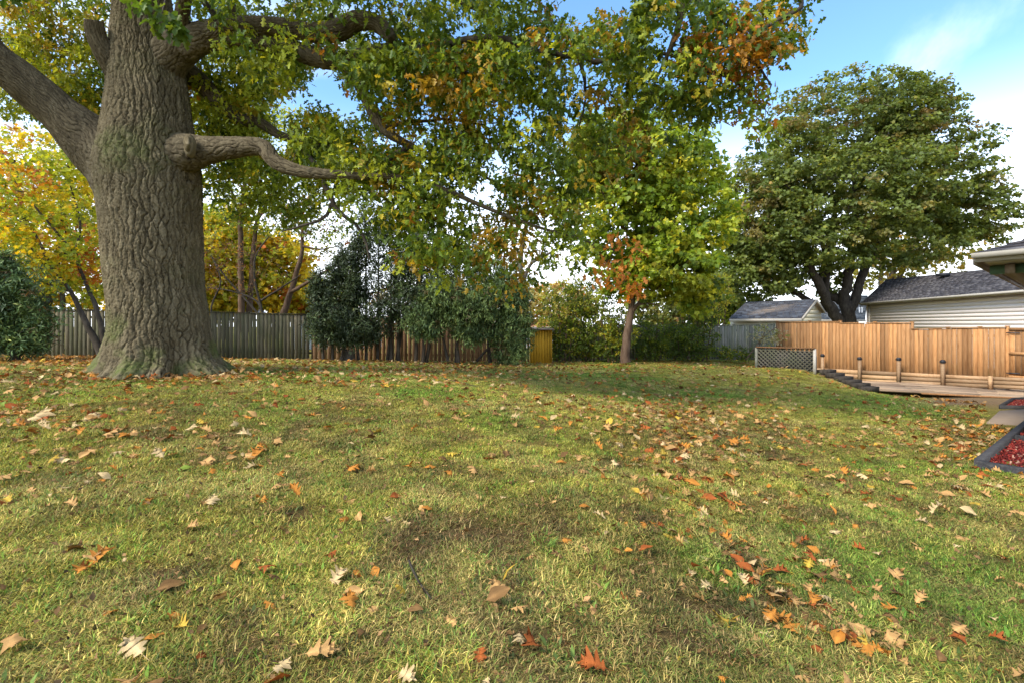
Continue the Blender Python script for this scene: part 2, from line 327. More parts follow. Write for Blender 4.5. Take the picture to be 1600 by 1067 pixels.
# ------------------------------------------------------------------ the ground
def cp(px, py, d):
    v = P(px, py, d); return (v[0], v[1], v[2] - EYE)
CP = [(0, 0, -1.5), (-2.5, 0, -1.42), (2.5, 0, -1.85), (-8, 0, -1.3), (8, 0, -2.0), (0, 2.1, -1.5), (-2.1, 2.1, -1.42), (2.7, 2.6, -1.86), (1.2, 2.2, -1.64), (0.5, 3.5, -1.5), (2.0, 3.6, -1.78), (1.0, 4.5, -1.5), (1.9, 4.5, -1.76), (2.7, 6.5, -1.68), (3.6, 6.5, -1.90), (1.6, 7, -1.46), (0.6, 6.5, -1.42), (3.4, 8.4, -1.72), (4.4, 8.4, -1.92), (2.2, 8.6, -1.48),
      (-5, 5, -1.2), (-2, 5, -1.34), (0, 5, -1.44), (1.7, 5.4, -1.66), (4, 5, -1.92), (6, 6, -1.96), (8, 7, -1.97), (-12, 10, -.93), (-7.3, 10.5, -.96), (-3, 10, -1.14), (0, 10, -1.32),
      (2.6, 9.5, -1.6), (4.4, 9.5, -1.83), (8, 10, -1.97), (11, 11.5, -1.97), (14, 13, -2.05), (-14, 14, -1.0), (-5, 16, -1.22), (0, 17, -1.5), (4.5, 15, -1.62), (6.5, 20, -1.68), (9, 19.3, -1.60), (10.6, 18.6, -1.64), (8.5, 16.5, -1.72),
      cp(60, 556, 20), cp(-150, 550, 18.8), cp(500, 562, 22.45), cp(800, 565, 24.5), cp(1110, 561, 27), cp(1212, 562, 28), (11.9, 17.2, -2.25), (13.2, 18.6, -2.4), (12.9, 20.6, -2.4), (15, 18, -2.4), (13, 15.6, -2.25), (15, 16.2, -2.25), (16, 14, -2.25), (11.6, 15, -2.12),
      (-30, 30, -1.4), (0, 32, -1.8), (14, 30, -1.9), (20, 20, -2.0), (22, 5, -2.1), (-25, 5, -1.1), (20, 32, -1.9)]
CPA = np.array(CP)
def tps_k(r2): return np.where(r2 > 1e-9, .5 * r2 * np.log(np.maximum(r2, 1e-9)), 0)
def tps_fit(A, lam=.15):
    n = len(A); d2 = ((A[:, None, :2] - A[None, :, :2]) ** 2).sum(-1); K = tps_k(d2) + np.eye(n) * lam; Q = np.hstack([np.ones((n, 1)), A[:, :2]])
    Mx = np.block([[K, Q], [Q.T, np.zeros((3, 3))]]); return np.linalg.solve(Mx, np.concatenate([A[:, 2], np.zeros(3)]))
TW = tps_fit(CPA)
def ground(x, y):
    x = np.asarray(x, float); y = np.asarray(y, float); sh = x.shape; x = x.ravel(); y = y.ravel()
    xc = np.clip(x, -30, 24); yc = np.clip(y, -2, 34)
    d2 = (xc[:, None] - CPA[None, :, 0]) ** 2 + (yc[:, None] - CPA[None, :, 1]) ** 2
    z = tps_k(d2) @ TW[:-3] + TW[-3] + TW[-2] * xc + TW[-1] * yc
    z = z + .035 * (fbm(np.stack([x * .9, y * .9, 0 * x], 1), 3, 3) - .5)
    # hollow where the patio lies
    far = np.clip((np.maximum(np.abs(x) - 26, 0) + np.maximum(y - 32, 0) + np.maximum(-2 - y, 0)) / 15, 0, 1)
    z = z * (1 - far) + (-1.9) * far
    return (z + EYE).reshape(sh)
def gz(x, y): return float(ground(np.array([x]), np.array([y]))[0])
def gauss(px, py, cx, cy, sx, sy): return np.exp(-((px - cx) / sx) ** 2 - ((py - cy) / sy) ** 2)
def turf(x, y, z):
    "sward colour of the lawn at a place: dry straw, olive, fresh green, bare soil"
    x = np.asarray(x); px, py = PXY(np.stack([x, np.maximum(y, .5), z], -1))
    a = fbm(np.stack([x * .55, y * .55, 0 * x], 1), 4, 11); b_ = fbm(np.stack([x * 1.9, y * 1.9, 0 * x], 1), 3, 17); c_ = fbm(np.stack([x * .3, y * .3, 0 * x + 5], 1), 3, 23)
    olive = np.array([.35, .315, .066]); green = np.array([.20, .28, .042]); straw = np.array([.46, .38, .14]); brown = np.array([.14, .092, .045])
    wg = np.clip((a - .53) * 4.5, 0, 1) + 1.0 * gauss(px, py, 1390, 628, 110, 20) + .35 * gauss(px, py, 1300, 900, 350, 130) + .3 * gauss(px, py, 250, 600, 300, 20); wg = np.clip(wg, 0, 1)
    ws = np.clip((b_ - .45) * 3.5, 0, 1) * .7
    wb = np.clip((c_ - .46) * 4, 0, 1) * .25 + .75 * gauss(px, py, 720, 920, 520, 190) * np.clip((fbm(np.stack([x * 2.6, y * 2.6, 0 * x + 2], 1), 4, 57) - .46) * 7, 0, 1) + .5 * gauss(px, py, 1130, 690, 140, 40) * .6 + .8 * gauss(px, py, 300, 575, 60, 12) + .5 * gauss(px, py, 1500, 690, 60, 40)
    wb = wb + .5 * np.clip((fbm(np.stack([x * 3.1, y * 3.1, 0 * x], 1), 3, 91) - .52) * 8, 0, 1) * np.clip((16 - y) / 10, 0, 1); wb = np.clip(wb, 0, .9)
    sand = np.array([.34, .24, .14]); wd_ = np.clip(1.3 * gauss(px, py, 1500, 626, 60, 9) + gauss(px, py, 1600, 628, 60, 12), 0, 1)
    c = olive + (green - olive) * wg[:, None]; c = c + (straw - c) * (ws * (1 - .6 * wg))[:, None]; c = c + (brown - c) * wb[:, None]; c = c + (sand - c) * wd_[:, None]
    return c
def axis(lo, hi, step, far):
    core = np.arange(lo, hi + 1e-6, step); g = np.geomspace(1, far, 22); return np.concatenate([(lo - g[::-1] * 1.5), core, hi + g * 1.5])
gx = axis(-30, 26, .16, 300); gy = axis(-2, 34, .16, 300)
GX, GY = np.meshgrid(gx, gy); GZ = ground(GX, GY)
V = np.stack([GX.ravel(), GY.ravel(), GZ.ravel()], 1); nx = len(gx); ny = len(gy)
ii = (np.arange(ny - 1)[:, None] * nx + np.arange(nx - 1)[None]).ravel()
gcol = turf(V[:, 0], V[:, 1], V[:, 2])
lawn = link('lawn', mesh('lawn', V, np.stack([ii, ii + 1, ii + 1 + nx, ii + nx], 1), M['lawn'], gcol * .62, smooth=True)); tag(lawn, 'olive green lawn dotted with fallen leaves rising gently to the oak', kind='structure')

# ------------------------------------------------------------------ leaves
def leaf_tpl(half, fold=.18, droop=.12):
    h = np.array(half, float); n = len(h); left = h.copy(); right = h.copy(); right[:, 0] *= -1
    V = np.vstack([left, right[1:-1][::-1]]); z = fold * np.abs(V[:, 0]) - droop * V[:, 1] ** 2
    V = np.column_stack([V, z]); a = list(range(n)); b = [0, n - 1] + list(range(n, 2 * n - 2))
    return V, [np.array([a[::-1]]), np.array([b[::-1]])]
OAK = leaf_tpl([(0, 0), (.26, .24), (.1, .4), (.36, .6), (.13, .7), (.16, .86), (0, 1)], .3)
MAPLE = leaf_tpl([(0, .0), (.38, .12), (.5, .55), (.2, .58), (0, 1)], .25)
SIMPLE = leaf_tpl([(0, 0), (.28, .42), (0, 1)], .3)
SPRAY = leaf_tpl([(0, 0), (.13, .5), (0, 1)], .1, .25)
def rots(n, up=.5, droop=.4, out=None, outw=0):
    nn = rng.normal(size=(n, 3)) + np.array([0, 0, up * 2.2])
    if out is not None: nn = nn + out * outw * 2.2
    nn /= np.linalg.norm(nn, axis=1)[:, None]
    y = rng.normal(size=(n, 3)) + np.array([0, 0, -droop * 2]); y -= nn * (y * nn).sum(1)[:, None]; y /= np.linalg.norm(y, axis=1)[:, None]
    x = np.cross(y, nn); return np.stack([x, y, nn], 2)      # columns
def scatter(tpl, pos, R, S, C):
    T, F_ = tpl; n = len(pos); m = len(T)
    V = pos[:, None] + S[:, None, None] * np.einsum('nij,mj->nmi', R, T); V = V.reshape(-1, 3)
    polys = [(f[None] + (np.arange(n) * m)[:, None, None]).reshape(-1, f.shape[1]) for f in F_]
    return V, polys, np.repeat(C, m, 0)
def merge(parts):
    V = []; Pl = {}; C = []; n = 0
    for v, p, c in parts:
        V.append(v); C.append(c)
        for q in p: Pl.setdefault(q.shape[1], []).append(q + n)
        n += len(v)
    return np.concatenate(V), [np.concatenate(q) for q in Pl.values()], np.concatenate(C)
def pick(pal, n):
    w_ = np.array([p[1] for p in pal], float); w_ /= w_.sum(); c = np.array([p[0] for p in pal]); return c[rng.choice(len(pal), n, p=w_)]
def blob_points(blobs, n, shell=.3):
    vol = np.array([b[3] * b[4] * b[2] ** 2 * (b[6] if len(b) > 6 else 1) for b in blobs], float); idx = rng.choice(len(blobs), n, p=vol / vol.sum()); B = np.array([b[:6] for b in blobs], float)[idx]
    v = rng.normal(size=(n, 3)); v /= np.linalg.norm(v, axis=1)[:, None]; r = rng.random(n) ** shell; v *= r[:, None]
    c = np.stack([(B[:, 0] - 800) / F * B[:, 2], B[:, 2], EYE + (HOR - B[:, 1]) / F * B[:, 2]], 1)
    k = B[:, 2] / F; off = np.stack([v[:, 0] * B[:, 3] * k, v[:, 1] * B[:, 5], v[:, 2] * B[:, 4] * k], 1)
    return c + off, v
def grow(nodes, nrad, centres, r_end=.005, kink=.12, maxr=.05):
    "thin branches from the nearest wood to every leaf clump"
    NP = np.array(nodes); NR = np.array(nrad); d = np.array([np.min(np.linalg.norm(NP - c, axis=1)) for c in centres]); out_ = []
    buf = np.zeros((len(NP) + 4 * len(centres), 3)); br = np.zeros(len(buf)); buf[:len(NP)] = NP; br[:len(NP)] = NR; m = len(NP)
    for i in np.argsort(d):
        c = centres[i]; dd = np.linalg.norm(buf[:m] - c, axis=1) + (buf[:m, 2] > c[2] + .6) * .3; j = int(np.argmin(dd)); p = buf[j]; Ln = np.linalg.norm(c - p)
        if Ln < .05: continue
        t = np.array([0, .3, .55, .8, 1.0])[:, None]; q = p + (c - p) * t; q[1:4] += rng.normal(size=(3, 3)) * kink * Ln; q[1:4, 2] += Ln * .08
        r0 = min(br[j] * .7, .006 + .010 * Ln, maxr); r0 = max(r0, r_end); R = r0 + (r_end - r0) * t[:, 0]
        out_.append((q, R)); buf[m:m + 4] = q[1:]; br[m:m + 4] = R[1:]; m += 4
    return out_
def crown(centres, outv, per, cr, size, tpl, pal, up=.5, droop=.4, outw=.0, flat=.6, jit=.25, accents=(), pal2=None, topfun=None):
    n = len(centres); cc = pick(pal, n)
    px, py = PXY(centres)
    for (ax, ay, ar, ac, ap) in accents:
        s = (((px - ax) ** 2 + (py - ay) ** 2) < ar * ar) & (rng.random(n) < ap); cc[s] = np.array(ac) * (.8 + .4 * rng.random((s.sum(), 1)))
    k = rng.poisson(per, n) + 1; I = np.repeat(np.arange(n), k); m = len(I)
    g = rng.normal(size=(m, 3)); g /= np.linalg.norm(g, axis=1)[:, None]; g *= (rng.random(m) ** .45)[:, None]; rad = cr * (.6 + .8 * rng.random(n))[I]
    pos = centres[I] + g * rad[:, None] * np.array([1, 1, flat]); C = cc[I] * (1 - jit + 2 * jit * rng.random((m, 1)))
    C = C * np.array([1, 1, 1]) + (rng.random((m, 1)) < .08) * (C * np.array([.6, .25, 0]))
    S = size * (.65 + .7 * rng.random(m)); o = g * .6 + outv[I] * .6
    return pos, rots(m, up, droop, o, outw), S, C
def stems(limbs, seg=8, step=.25):
    T = Tubes(); nodes = []; nr = []
    for pts, r0, r1 in limbs:
        W_ = np.array([P(*p) for p in pts]); R = np.linspace(r0, r1, len(pts)); q, r = resample(W_, R, step)
        q[1:] += rng.normal(size=(len(q) - 1, 3)) * r[1:, None] * .12
        T.add(q, r, seg); nodes += list(q[len(q) // 3:]); nr += list(r[len(q) // 3:])
    return T, nodes, nr
def tree(name, label, cat, base, limbs, blobs, n, per, cr, size, tpl, pal, bark='grey_bark', group=None, mat='leaf', shell=.3, twig=.006, maxr=.05, skipgrow=False, **kw):
    b = P(*base); root = empty(name, (b[0], b[1], gz(b[0], b[1])), label, cat, group); inv = Matrix.Translation(root.location).inverted()
    T, nodes, nr = stems(limbs)
    cen, ov = blob_points(blobs, n, shell)
    for q, r in grow(nodes, nr, cen[: (len(cen) if not skipgrow else len(cen) // 4)], twig, maxr=maxr): T.add(q, r, 4)
    o = link('trunk', T.mesh('trunk', M[bark]), root); o.matrix_parent_inverse = inv
    pos, R, S, C = crown(cen, ov, per, cr, size, tpl, pal, **kw)
    V, Pl, Cc = scatter(tpl, pos, R, S, C); o = link('crown', mesh('crown', V, Pl, M[mat], Cc), root); o.matrix_parent_inverse = inv
    o['kind'] = 'stuff'
    return root
GREEN = (.045, .085, .012); MGREEN = (.075, .125, .018); YG = (.19, .24, .025); YEL = (.50, .36, .03); GOLD = (.50, .25, .025); ORG = (.48, .16, .025); RUST = (.25, .085, .03); DKG = (.03, .055, .014)

# ------------------------------------------------------------------ fences and buildings
def lerp(a, b, t): return a + (b - a) * t
def on_ground(px, d):
    x = (px - 800) / F * d; return np.array([x, d, gz(x, d)])
def fence_line(px): # back fence: one straight line on the ground
    t = (px - 60) / (1212 - 60); d = 1 / lerp(1 / 20, 1 / 28, t); return np.array([(px - 800) / F * d, d])
def board_fence(name, label, px0, px1, line, top, mat, bw=.145, gap=.008, group=None, bottom=None, posts=2.4, cat='fence', tilt=.006, capm=None, postsat=None, back=True, thick=.02):
    A = line(px0); B = line(px1); Lg = np.linalg.norm(B - A); t = (B - A) / Lg; nrm = np.array([-t[1], t[0]]); n = int(Lg / (bw + gap)); rails = []
    root = empty(name, (A[0], A[1], gz(*A)), label, cat, group); o0 = np.array(root.location)
    shared = []
    for k in range(4):
        m = MB(); m.box((0, 0, .5), (1, 0, 0), (0, 1, 0), (0, 0, 1), bw / 2 * (1 - .012 * k), thick / 2, .5)
        shared.append(m.mesh('board', M[mat]))
    for k in range(n):
        c = A + t * (k + .5) * (bw + gap); px = 800 + c[0] / c[1] * F; zt = top(px, c[1]) + rng.normal() * .008; zb = bottom(px, c[1]) if bottom else gz(*c) + .02
        o = link('board', shared[k % 4], root, (c[0] - o0[0] + nrm[0] * rng.normal() * .003, c[1] - o0[1] + nrm[1] * rng.normal() * .003, zb - o0[2]))
        o.scale = (1 - (rng.random() < .12) * .06 * (gap > .005), 1, zt - zb); o.rotation_euler = (0, rng.normal() * tilt, math.atan2(t[1], t[0]) + rng.normal() * .012)
    seg = max(1, round(Lg / posts)); pm = M[capm or mat]
    pp = [A + t * Lg * k / seg for k in range(seg + 1)] if postsat is None else [line(p) for p in postsat]
    side = nrm if (nrm @ A > 0) == back else -nrm
    for c in pp:
        px = 800 + c[0] / c[1] * F; c2 = c + side * .065; zt = top(px - 3 if postsat else px, c[1]); m = MB(); zb = min(gz(*c2), bottom(px, c[1]) if bottom else 99) - .2
        m.box((c2[0] - o0[0], c2[1] - o0[1], (zb + zt + .05) / 2 - o0[2]), (t[0], t[1], 0), (nrm[0], nrm[1], 0), (0, 0, 1), .045, .045, (zt + .05 - zb) / 2); m.build('post', pm, root)
        m = MB(); m.box((c2[0] - o0[0], c2[1] - o0[1], zt + .065 - o0[2]), (t[0], t[1], 0), (nrm[0], nrm[1], 0), (0, 0, 1), .058, .058, .012); m.build('post_cap', pm, root)
    for k in range(len(pp) - 1):
        a, b = pp[k], pp[k + 1]; pa = 800 + a[0] / a[1] * F + 1; pb = 800 + b[0] / b[1] * F - 1
        za, zb = top(pa, a[1]), top(pb, b[1]); ga = bottom(pa, a[1]) if bottom else gz(*a); gb = bottom(pb, b[1]) if bottom else gz(*b)
        for f in (.15, .85):
            m = MB(); s2 = side * .04; m.bar((a[0] + s2[0] - o0[0], a[1] + s2[1] - o0[1], lerp(ga, za, f) - o0[2]), (b[0] + s2[0] - o0[0], b[1] + s2[1] - o0[1], lerp(gb, zb, f) - o0[2]), .035, .09); m.build('rail', pm, root)
        m = MB(); m.bar((a[0] + t[0] * .01 - o0[0], a[1] + t[1] * .01 - o0[1], za + .022 - o0[2]), (b[0] - t[0] * .01 - o0[0], b[1] - t[1] * .01 - o0[1], zb + .022 - o0[2]), .09, .03); m.build('cap_rail', pm, root)
    return root
def zpx(y, d): return EYE + (HOR - y) / F * d
def ip(xs, ys): return lambda px, d: zpx(float(np.interp(px, xs, ys)), d)
oldtop = ip([-60, 60, 320, 500, 820, 1110, 1212], [480, 484, 488, 493, 502, 510, 508])
board_fence('fence', 'weathered grey-green board fence behind the oak and the shade shrubs', -60, 488, fence_line, oldtop, 'old_wood', gap=.006)
board_fence('fence', 'reddish brown board fence half hidden behind the dark evergreens', 489, 826, fence_line, ip([489, 820], [494, 500]), 'red_wood', bw=.185)
board_fence('fence', 'pale grey weathered board fence between the hedge and the new orange fence', 866, 1211, fence_line, ip([860, 1110, 1212], [507, 510, 507]), 'grey_wood')
def new_line(px):
    A = np.array([12.87, 25.0]); B = np.array([17.0, 17.0]); u = (px - 800) / F   # X = u*Y
    s = (A[0] - u * A[1]) / ((A[0] - u * A[1]) - (B[0] - u * B[1])); return A + (B - A) * s
newtop = ip([1212, 1311, 1312, 1424, 1425, 1575, 1640], [504, 503.5, 505.5, 505.5, 515, 512.5, 511.5])
newbot = ip([1212, 1275, 1423, 1424, 1519, 1575, 1640], [570, 577, 583, 588, 591, 594, 596])
board_fence('fence', 'new orange cedar board fence stepping down behind the sunken patio', 1213, 1573, new_line, newtop, 'cedar', bottom=newbot, back=True, gap=.004, tilt=.002, capm='cedar', postsat=[1213, 1264, 1312, 1366, 1424, 1480, 1530, 1573], thick=.02)
# gate
A = new_line(1577); B = new_line(1650); Lg = np.linalg.norm(B - A); t = (B - A) / Lg; tn = np.array([-t[1], t[0]])
if tn @ A > 0: tn = -tn          # towards the garden
g = empty('gate', (A[0], A[1], gz(*A)), 'orange cedar garden gate with cross rails at the far right of the fence', 'gate'); g0 = np.array(g.location)
zb, zt = zpx(590, A[1]), zpx(512.5, A[1]); n = int(Lg / .15)
for k in range(n):
    c = A + t * (k + .5) * .15; m = MB(); m.box((c[0] - g0[0], c[1] - g0[1], (zb + zt) / 2 - g0[2]), (t[0], t[1], 0), (tn[0], tn[1], 0), (0, 0, 1), .071, .01, (zt - zb) / 2 - .02); m.build('board', M['cedar'], g)
for f in (.03, .5, .97):
    m = MB(); z = lerp(zb, zt, f) - g0[2]; a = A + tn * .035 - g0[:2]; b = a + t * (n * .15); m.bar((*a, z), (*b, z), .04, .09); m.build('rail', M['cedar'], g)
for f in (.1, .9):
    m = MB(); z = lerp(zb, zt, f) - g0[2]; a = A + tn * .062 - g0[:2] - t * .06; m.bar((*a, z), (*(a + t * .35), z), .008, .035); m.build('hinge', M['black'], g)

def shingle_roof(p00, p10, p11, p01, parent, pal, course=.16, tab=.32, name='roof', thick=.012, kindmat='shingle'):
    "eave-left, eave-right, ridge-right, ridge-left"
    p00, p10, p11, p01 = [np.array(p, float) for p in (p00, p10, p11, p01)]
    nrm = np.cross(p10 - p00, p01 - p00); nrm /= np.linalg.norm(nrm); nrm = nrm if nrm[2] > 0 else -nrm
    deck = link(name, mesh(name, np.array([p00, p10, p11, p01, p00 - nrm * .12, p10 - nrm * .12, p11 - nrm * .12, p01 - nrm * .12]), BOXF, M['taupe']), parent)
    nc = max(3, int(np.linalg.norm((p01 + p11) / 2 - (p00 + p10) / 2) / course)); V = []; C = []
    for r in range(nc):
        v0, v1 = r / nc, min(1, (r + 1.12) / nc); L0, R0 = lerp(p00, p01, v0), lerp(p10, p11, v0); L1, R1 = lerp(p00, p01, v1), lerp(p10, p11, v1)
        nt_ = max(2, int(np.linalg.norm(R0 - L0) / tab)); off = rng.random() 
        us = np.clip((np.arange(nt_ + 2) - off) / nt_, 0, 1)
        for k in range(nt_ + 1):
            a, b = us[k], us[k + 1]
            if b - a < 1e-4: continue
            e = (b - a) * .02; h = thick * (1 + .6 * rng.random()); q = [lerp(L0, R0, a + e), lerp(L0, R0, b - e), lerp(L1, R1, b - e), lerp(L1, R1, a + e)]
            V += [q[0] + nrm * .003, q[1] + nrm * .003, q[2] + nrm * .001, q[3] + nrm * .001, q[0] + nrm * h, q[1] + nrm * h, q[2] + nrm * .005, q[3] + nrm * .005]; c = np.array(pal[rng.integers(len(pal))]) * (.75 + .5 * rng.random()); C += [c] * 8
    k = len(V) // 8; o = link('shingles', mesh('shingles', np.array(V), (BOXF[None] + 8 * np.arange(k)[:, None, None]).reshape(-1, 4), M[kindmat], np.array(C)), deck); o['kind'] = 'stuff'
    return deck
def siding(a, b, zlo, zhi, h, parent, mat, name='siding_board', nrm=None, clip=None):
    "lapped boards between ground points a and b"
    a = np.array(a, float); b = np.array(b, float); t = (b - a); Lg = np.linalg.norm(t); t /= Lg; n = int(math.ceil((zhi - zlo) / h))
    for k in range(n):
        z0 = zhi - (k + 1) * h; z1 = zhi - k * h - .002; s0, s1 = 0, Lg
        if clip: s0, s1 = clip((z0 + z1) / 2)
        if s1 - s0 < .03: continue
        V = []
        for s in (s0, s1):
            q = a + t * s
            for (zz, o) in ((z0, .017), (z1, .008), (z1, -.01), (z0, -.01)): V.append((q[0] + nrm[0] * o, q[1] + nrm[1] * o, zz))
        V = [V[0], V[4], V[7], V[3], V[1], V[5], V[6], V[2]]
        link(name, mesh(name, V, BOXF, M[mat]), parent)
GP = [(.055, .052, .058), (.075, .07, .075), (.10, .092, .095), (.065, .058, .06), (.12, .11, .11)]
# garage with pale siding
gr = bpy.data.objects.new('garage', None); COL.objects.link(gr); tag(gr, 'low garage with pale horizontal siding and dark shingled roof behind the orange fence', 'garage')
dE = 32.7; E = P(1345, 474, dE); Wd = P(1600, 455, 20.4); tt = (Wd - E) / np.linalg.norm(Wd - E); E2 = E + (Wd - E) * 1.45; ze = (E[2] + Wd[2]) / 2; E[2] = E2[2] = ze
R1 = P(1385, 437, 33.8); R2 = P(1548, 421, 27.4); R2b = R1 + (R2 - R1) * 2.6; zr = (R1[2] + R2[2]) / 2; R1[2] = R2b[2] = zr
shingle_roof(E, E2, R2b, R1, gr, GP)
inn = np.array([-tt[1], tt[0]]); inn = inn if inn[0] > 0 else -inn      # away from the garden
wa = E[:2] + inn * .35 + tt[:2] * .35; wb = E2[:2] + inn * .35
m = MB(); c = (wa + wb) / 2 + inn * .14; m.box((c[0], c[1], (ze - .15 - 1.0) / 2), (*tt[:2], 0), (*inn, 0), (0, 0, 1), np.linalg.norm(wb - wa) / 2, .12, (ze - .15 + 1.0) / 2); m.build('wall', M['siding'], gr)
siding(wa, wb, -.6, ze - .14, .175, gr, 'siding', nrm=-inn)
m = MB(); c = wa; m.box((c[0] - inn[0] * .035, c[1] - inn[1] * .035, (ze - 1.2) / 2), (*tt[:2], 0), (*inn, 0), (0, 0, 1), .06, .03, (ze + .9) / 2); m.build('corner_trim', M['trim'], gr)
m = MB(); m.bar(E - np.array([*inn, 0]) * .02 - np.array([0, 0, .06]), E2 - np.array([*inn, 0]) * .02 - np.array([0, 0, .06]), .03, .14); m.build('fascia', M['trim'], gr)
m = MB(); m.bar(E - np.array([*inn, 0]) * .09 - np.array([0, 0, .03]), E2 - np.array([*inn, 0]) * .09 - np.array([0, 0, .03]), .11, .1); m.build('gutter', M['trim'], gr)
m = MB(); c = (E[:2] + E2[:2]) / 2 + inn * .17; m.box((c[0], c[1], ze - .135), (*tt[:2], 0), (*inn, 0), (0, 0, 1), np.linalg.norm(E2 - E) / 2, .17, .01); m.build('soffit', M['taupe'], gr)
v = P(1473, 433, 29.2); m = MB(); m.box(v + np.array([0, 0, .12]), (*tt[:2], 0), (*inn, 0), (0, 0, 1), .3, .2, .08); m.build('roof_vent', M['black'], gr)
# farther side of the roof so the garage is whole
far = np.array([*inn, 0]) * 7.2
link('back_roof', mesh('back_roof', np.array([R1, R2b, E2 + far, E + far, R1 + [0, 0, -.12], R2b + [0, 0, -.12], E2 + far + [0, 0, -.12], E + far + [0, 0, -.12]]), BOXF, M['taupe']), gr)
link('gable_wall', mesh('gable_wall', np.array([E + [.35, 0, -.1], R1 + [0, -.05, -.15], E + far - [.35, 0, .1], [E[0] + far[0] - .35, E[1] + far[1], -.6], [E[0] + .35, E[1], -.6]]), np.array([[0, 1, 2, 3, 4]]), M['siding']), gr)

# cream shed with grey roof
sh = bpy.data.objects.new('shed', None); COL.objects.link(sh); tag(sh, 'small cream clapboard shed with grey shingled gable roof behind the fence', 'shed')
ds = 29.5; e0 = P(1139, 500, 31.5); e1 = P(1252, 496, ds - 1); r0 = P(1166, 474, 33.2); r1 = P(1275, 466, ds + .6); e0[2] = e1[2] = (e0[2] + e1[2]) / 2; r0[2] = r1[2] = (r0[2] + r1[2]) / 2
shingle_roof(e0, e1, r1, r0, sh, [(.06, .065, .078), (.08, .085, .10), (.10, .105, .12), (.07, .07, .08)])
f1 = 2 * r1 - e1; f1[2] = e1[2]; f0 = 2 * r0 - e0; f0[2] = e0[2]
f1p = P(1287, 487, ds + 2.1); 
shingle_roof(f1p, f1p + (r0 - r1), r0, r1, sh, [(.10, .105, .12), (.13, .135, .15)], name='back_roof')
gn = np.array([e1[0] - r0[0], e1[1] - r0[1]]); gd = (f1p - e1)[:2]; Lgd = np.linalg.norm(gd); gd /= Lgd; gnn = np.array([gd[1], -gd[0]]); gnn = gnn if gnn[1] < 0 else -gnn
ga = e1[:2] + gd * .12 - gnn * .12; gb = f1p[:2] - gd * .12 - gnn * .12; Lw = np.linalg.norm(gb - ga); zr_ = r1[2] - .15; pk = np.dot(r1[:2] - ga, gd)
link('wall', mesh('wall', np.array([(*ga, -.6), (*gb, -.6), (*gb, f1p[2] - .1), (*(ga + gd * pk), zr_), (*ga, e1[2] - .1)]), np.array([[0, 1, 2, 3, 4]]), M['cream']), sh)
def clipf(z):
    if z < e1[2] - .1: return 0, Lw
    a = np.interp(z, [e1[2] - .1, zr_], [0, pk]); b = np.interp(z, [f1p[2] - .1, zr_], [Lw, pk]); return a, b
siding(ga + gnn * .012, gb + gnn * .012, -.3, zr_, .24, sh, 'cream', nrm=gnn, clip=clipf)
for s, (pa, pb) in (('barge_board', (e1 + [0, 0, -.05], r1 + [0, 0, -.05])), ('barge_board', (r1 + [0, 0, -.05], f1p + [0, 0, -.05]))):
    m = MB(); sft = np.array([*gnn, 0]) * .06; m.bar(pa + sft, pb + sft, .04, .15); m.build(s, M['trim'], sh)
m = MB(); m.bar(e0 - [0, .04, .1], e1 - [0, .04, .1], .04, .17); m.build('fascia', M['trim'], sh)
m = MB(); m.box((*(gb + gnn * .05), .2), (*gd, 0), (*gnn, 0), (0, 0, 1), .06, .02, .9); m.build('corner_trim', M['trim'], sh)
sw0 = e0[:2] + (r0 - e0)[:2] * .12; sw1 = ga; m = MB(); m.hexa([(*sw0, -.6), (*sw1, -.6), (sw1[0], sw1[1] + .1, -.6), (sw0[0], sw0[1] + .1, -.6), (*sw0, e0[2] - .05), (*sw1, e0[2] - .05), (sw1[0], sw1[1] + .1, e0[2] - .05), (sw0[0], sw0[1] + .1, e0[2] - .05)]); m.build('side_wall', M['cream'], sh)

# distant house behind the maple
def simple_house(name, label, a, b, c, d_, depth, wallm, pal, roofn='roof', low=-.5):
    h = bpy.data.objects.new(name, None); COL.objects.link(h); tag(h, label, 'house')
    shingle_roof(a, b, c, d_, h, pal, course=.3, tab=.6)
    m = MB(); z = min(a[2], b[2]) - .1; m.hexa([(a[0] + .3, a[1] + .4, low), (b[0] - .3, b[1] + .4, low), (b[0] - .3, b[1] + depth, low), (a[0] + .3, a[1] + depth, low), (a[0] + .3, a[1] + .4, z), (b[0] - .3, b[1] + .4, z), (b[0] - .3, b[1] + depth, z), (a[0] + .3, a[1] + depth, z)]); m.build('wall', M[wallm], h)
    m = MB(); m.bar(np.array(a) - [0, .05, .08], np.array(b) - [0, .05, .08], .05, .18); m.build('fascia', M['trim'], h)
    return h
h2 = simple_house('house', 'low grey roofed house seen between the maple stems and the garage', P(1272, 500, 44), P(1352, 500, 44), P(1356, 462, 50), P(1285, 462, 50), 9, 'siding', [(.09, .1, .11), (.14, .15, .16)])
for px in (1343, 1347):
    q = P(px, 489, 45.5); T_ = Tubes(); T_.add([q, q + [0, 0, .25], q + [0, 0, .5]], [.06, .06, .06], 8); link('vent_pipe', T_.mesh('vent_pipe', M['white']), h2)
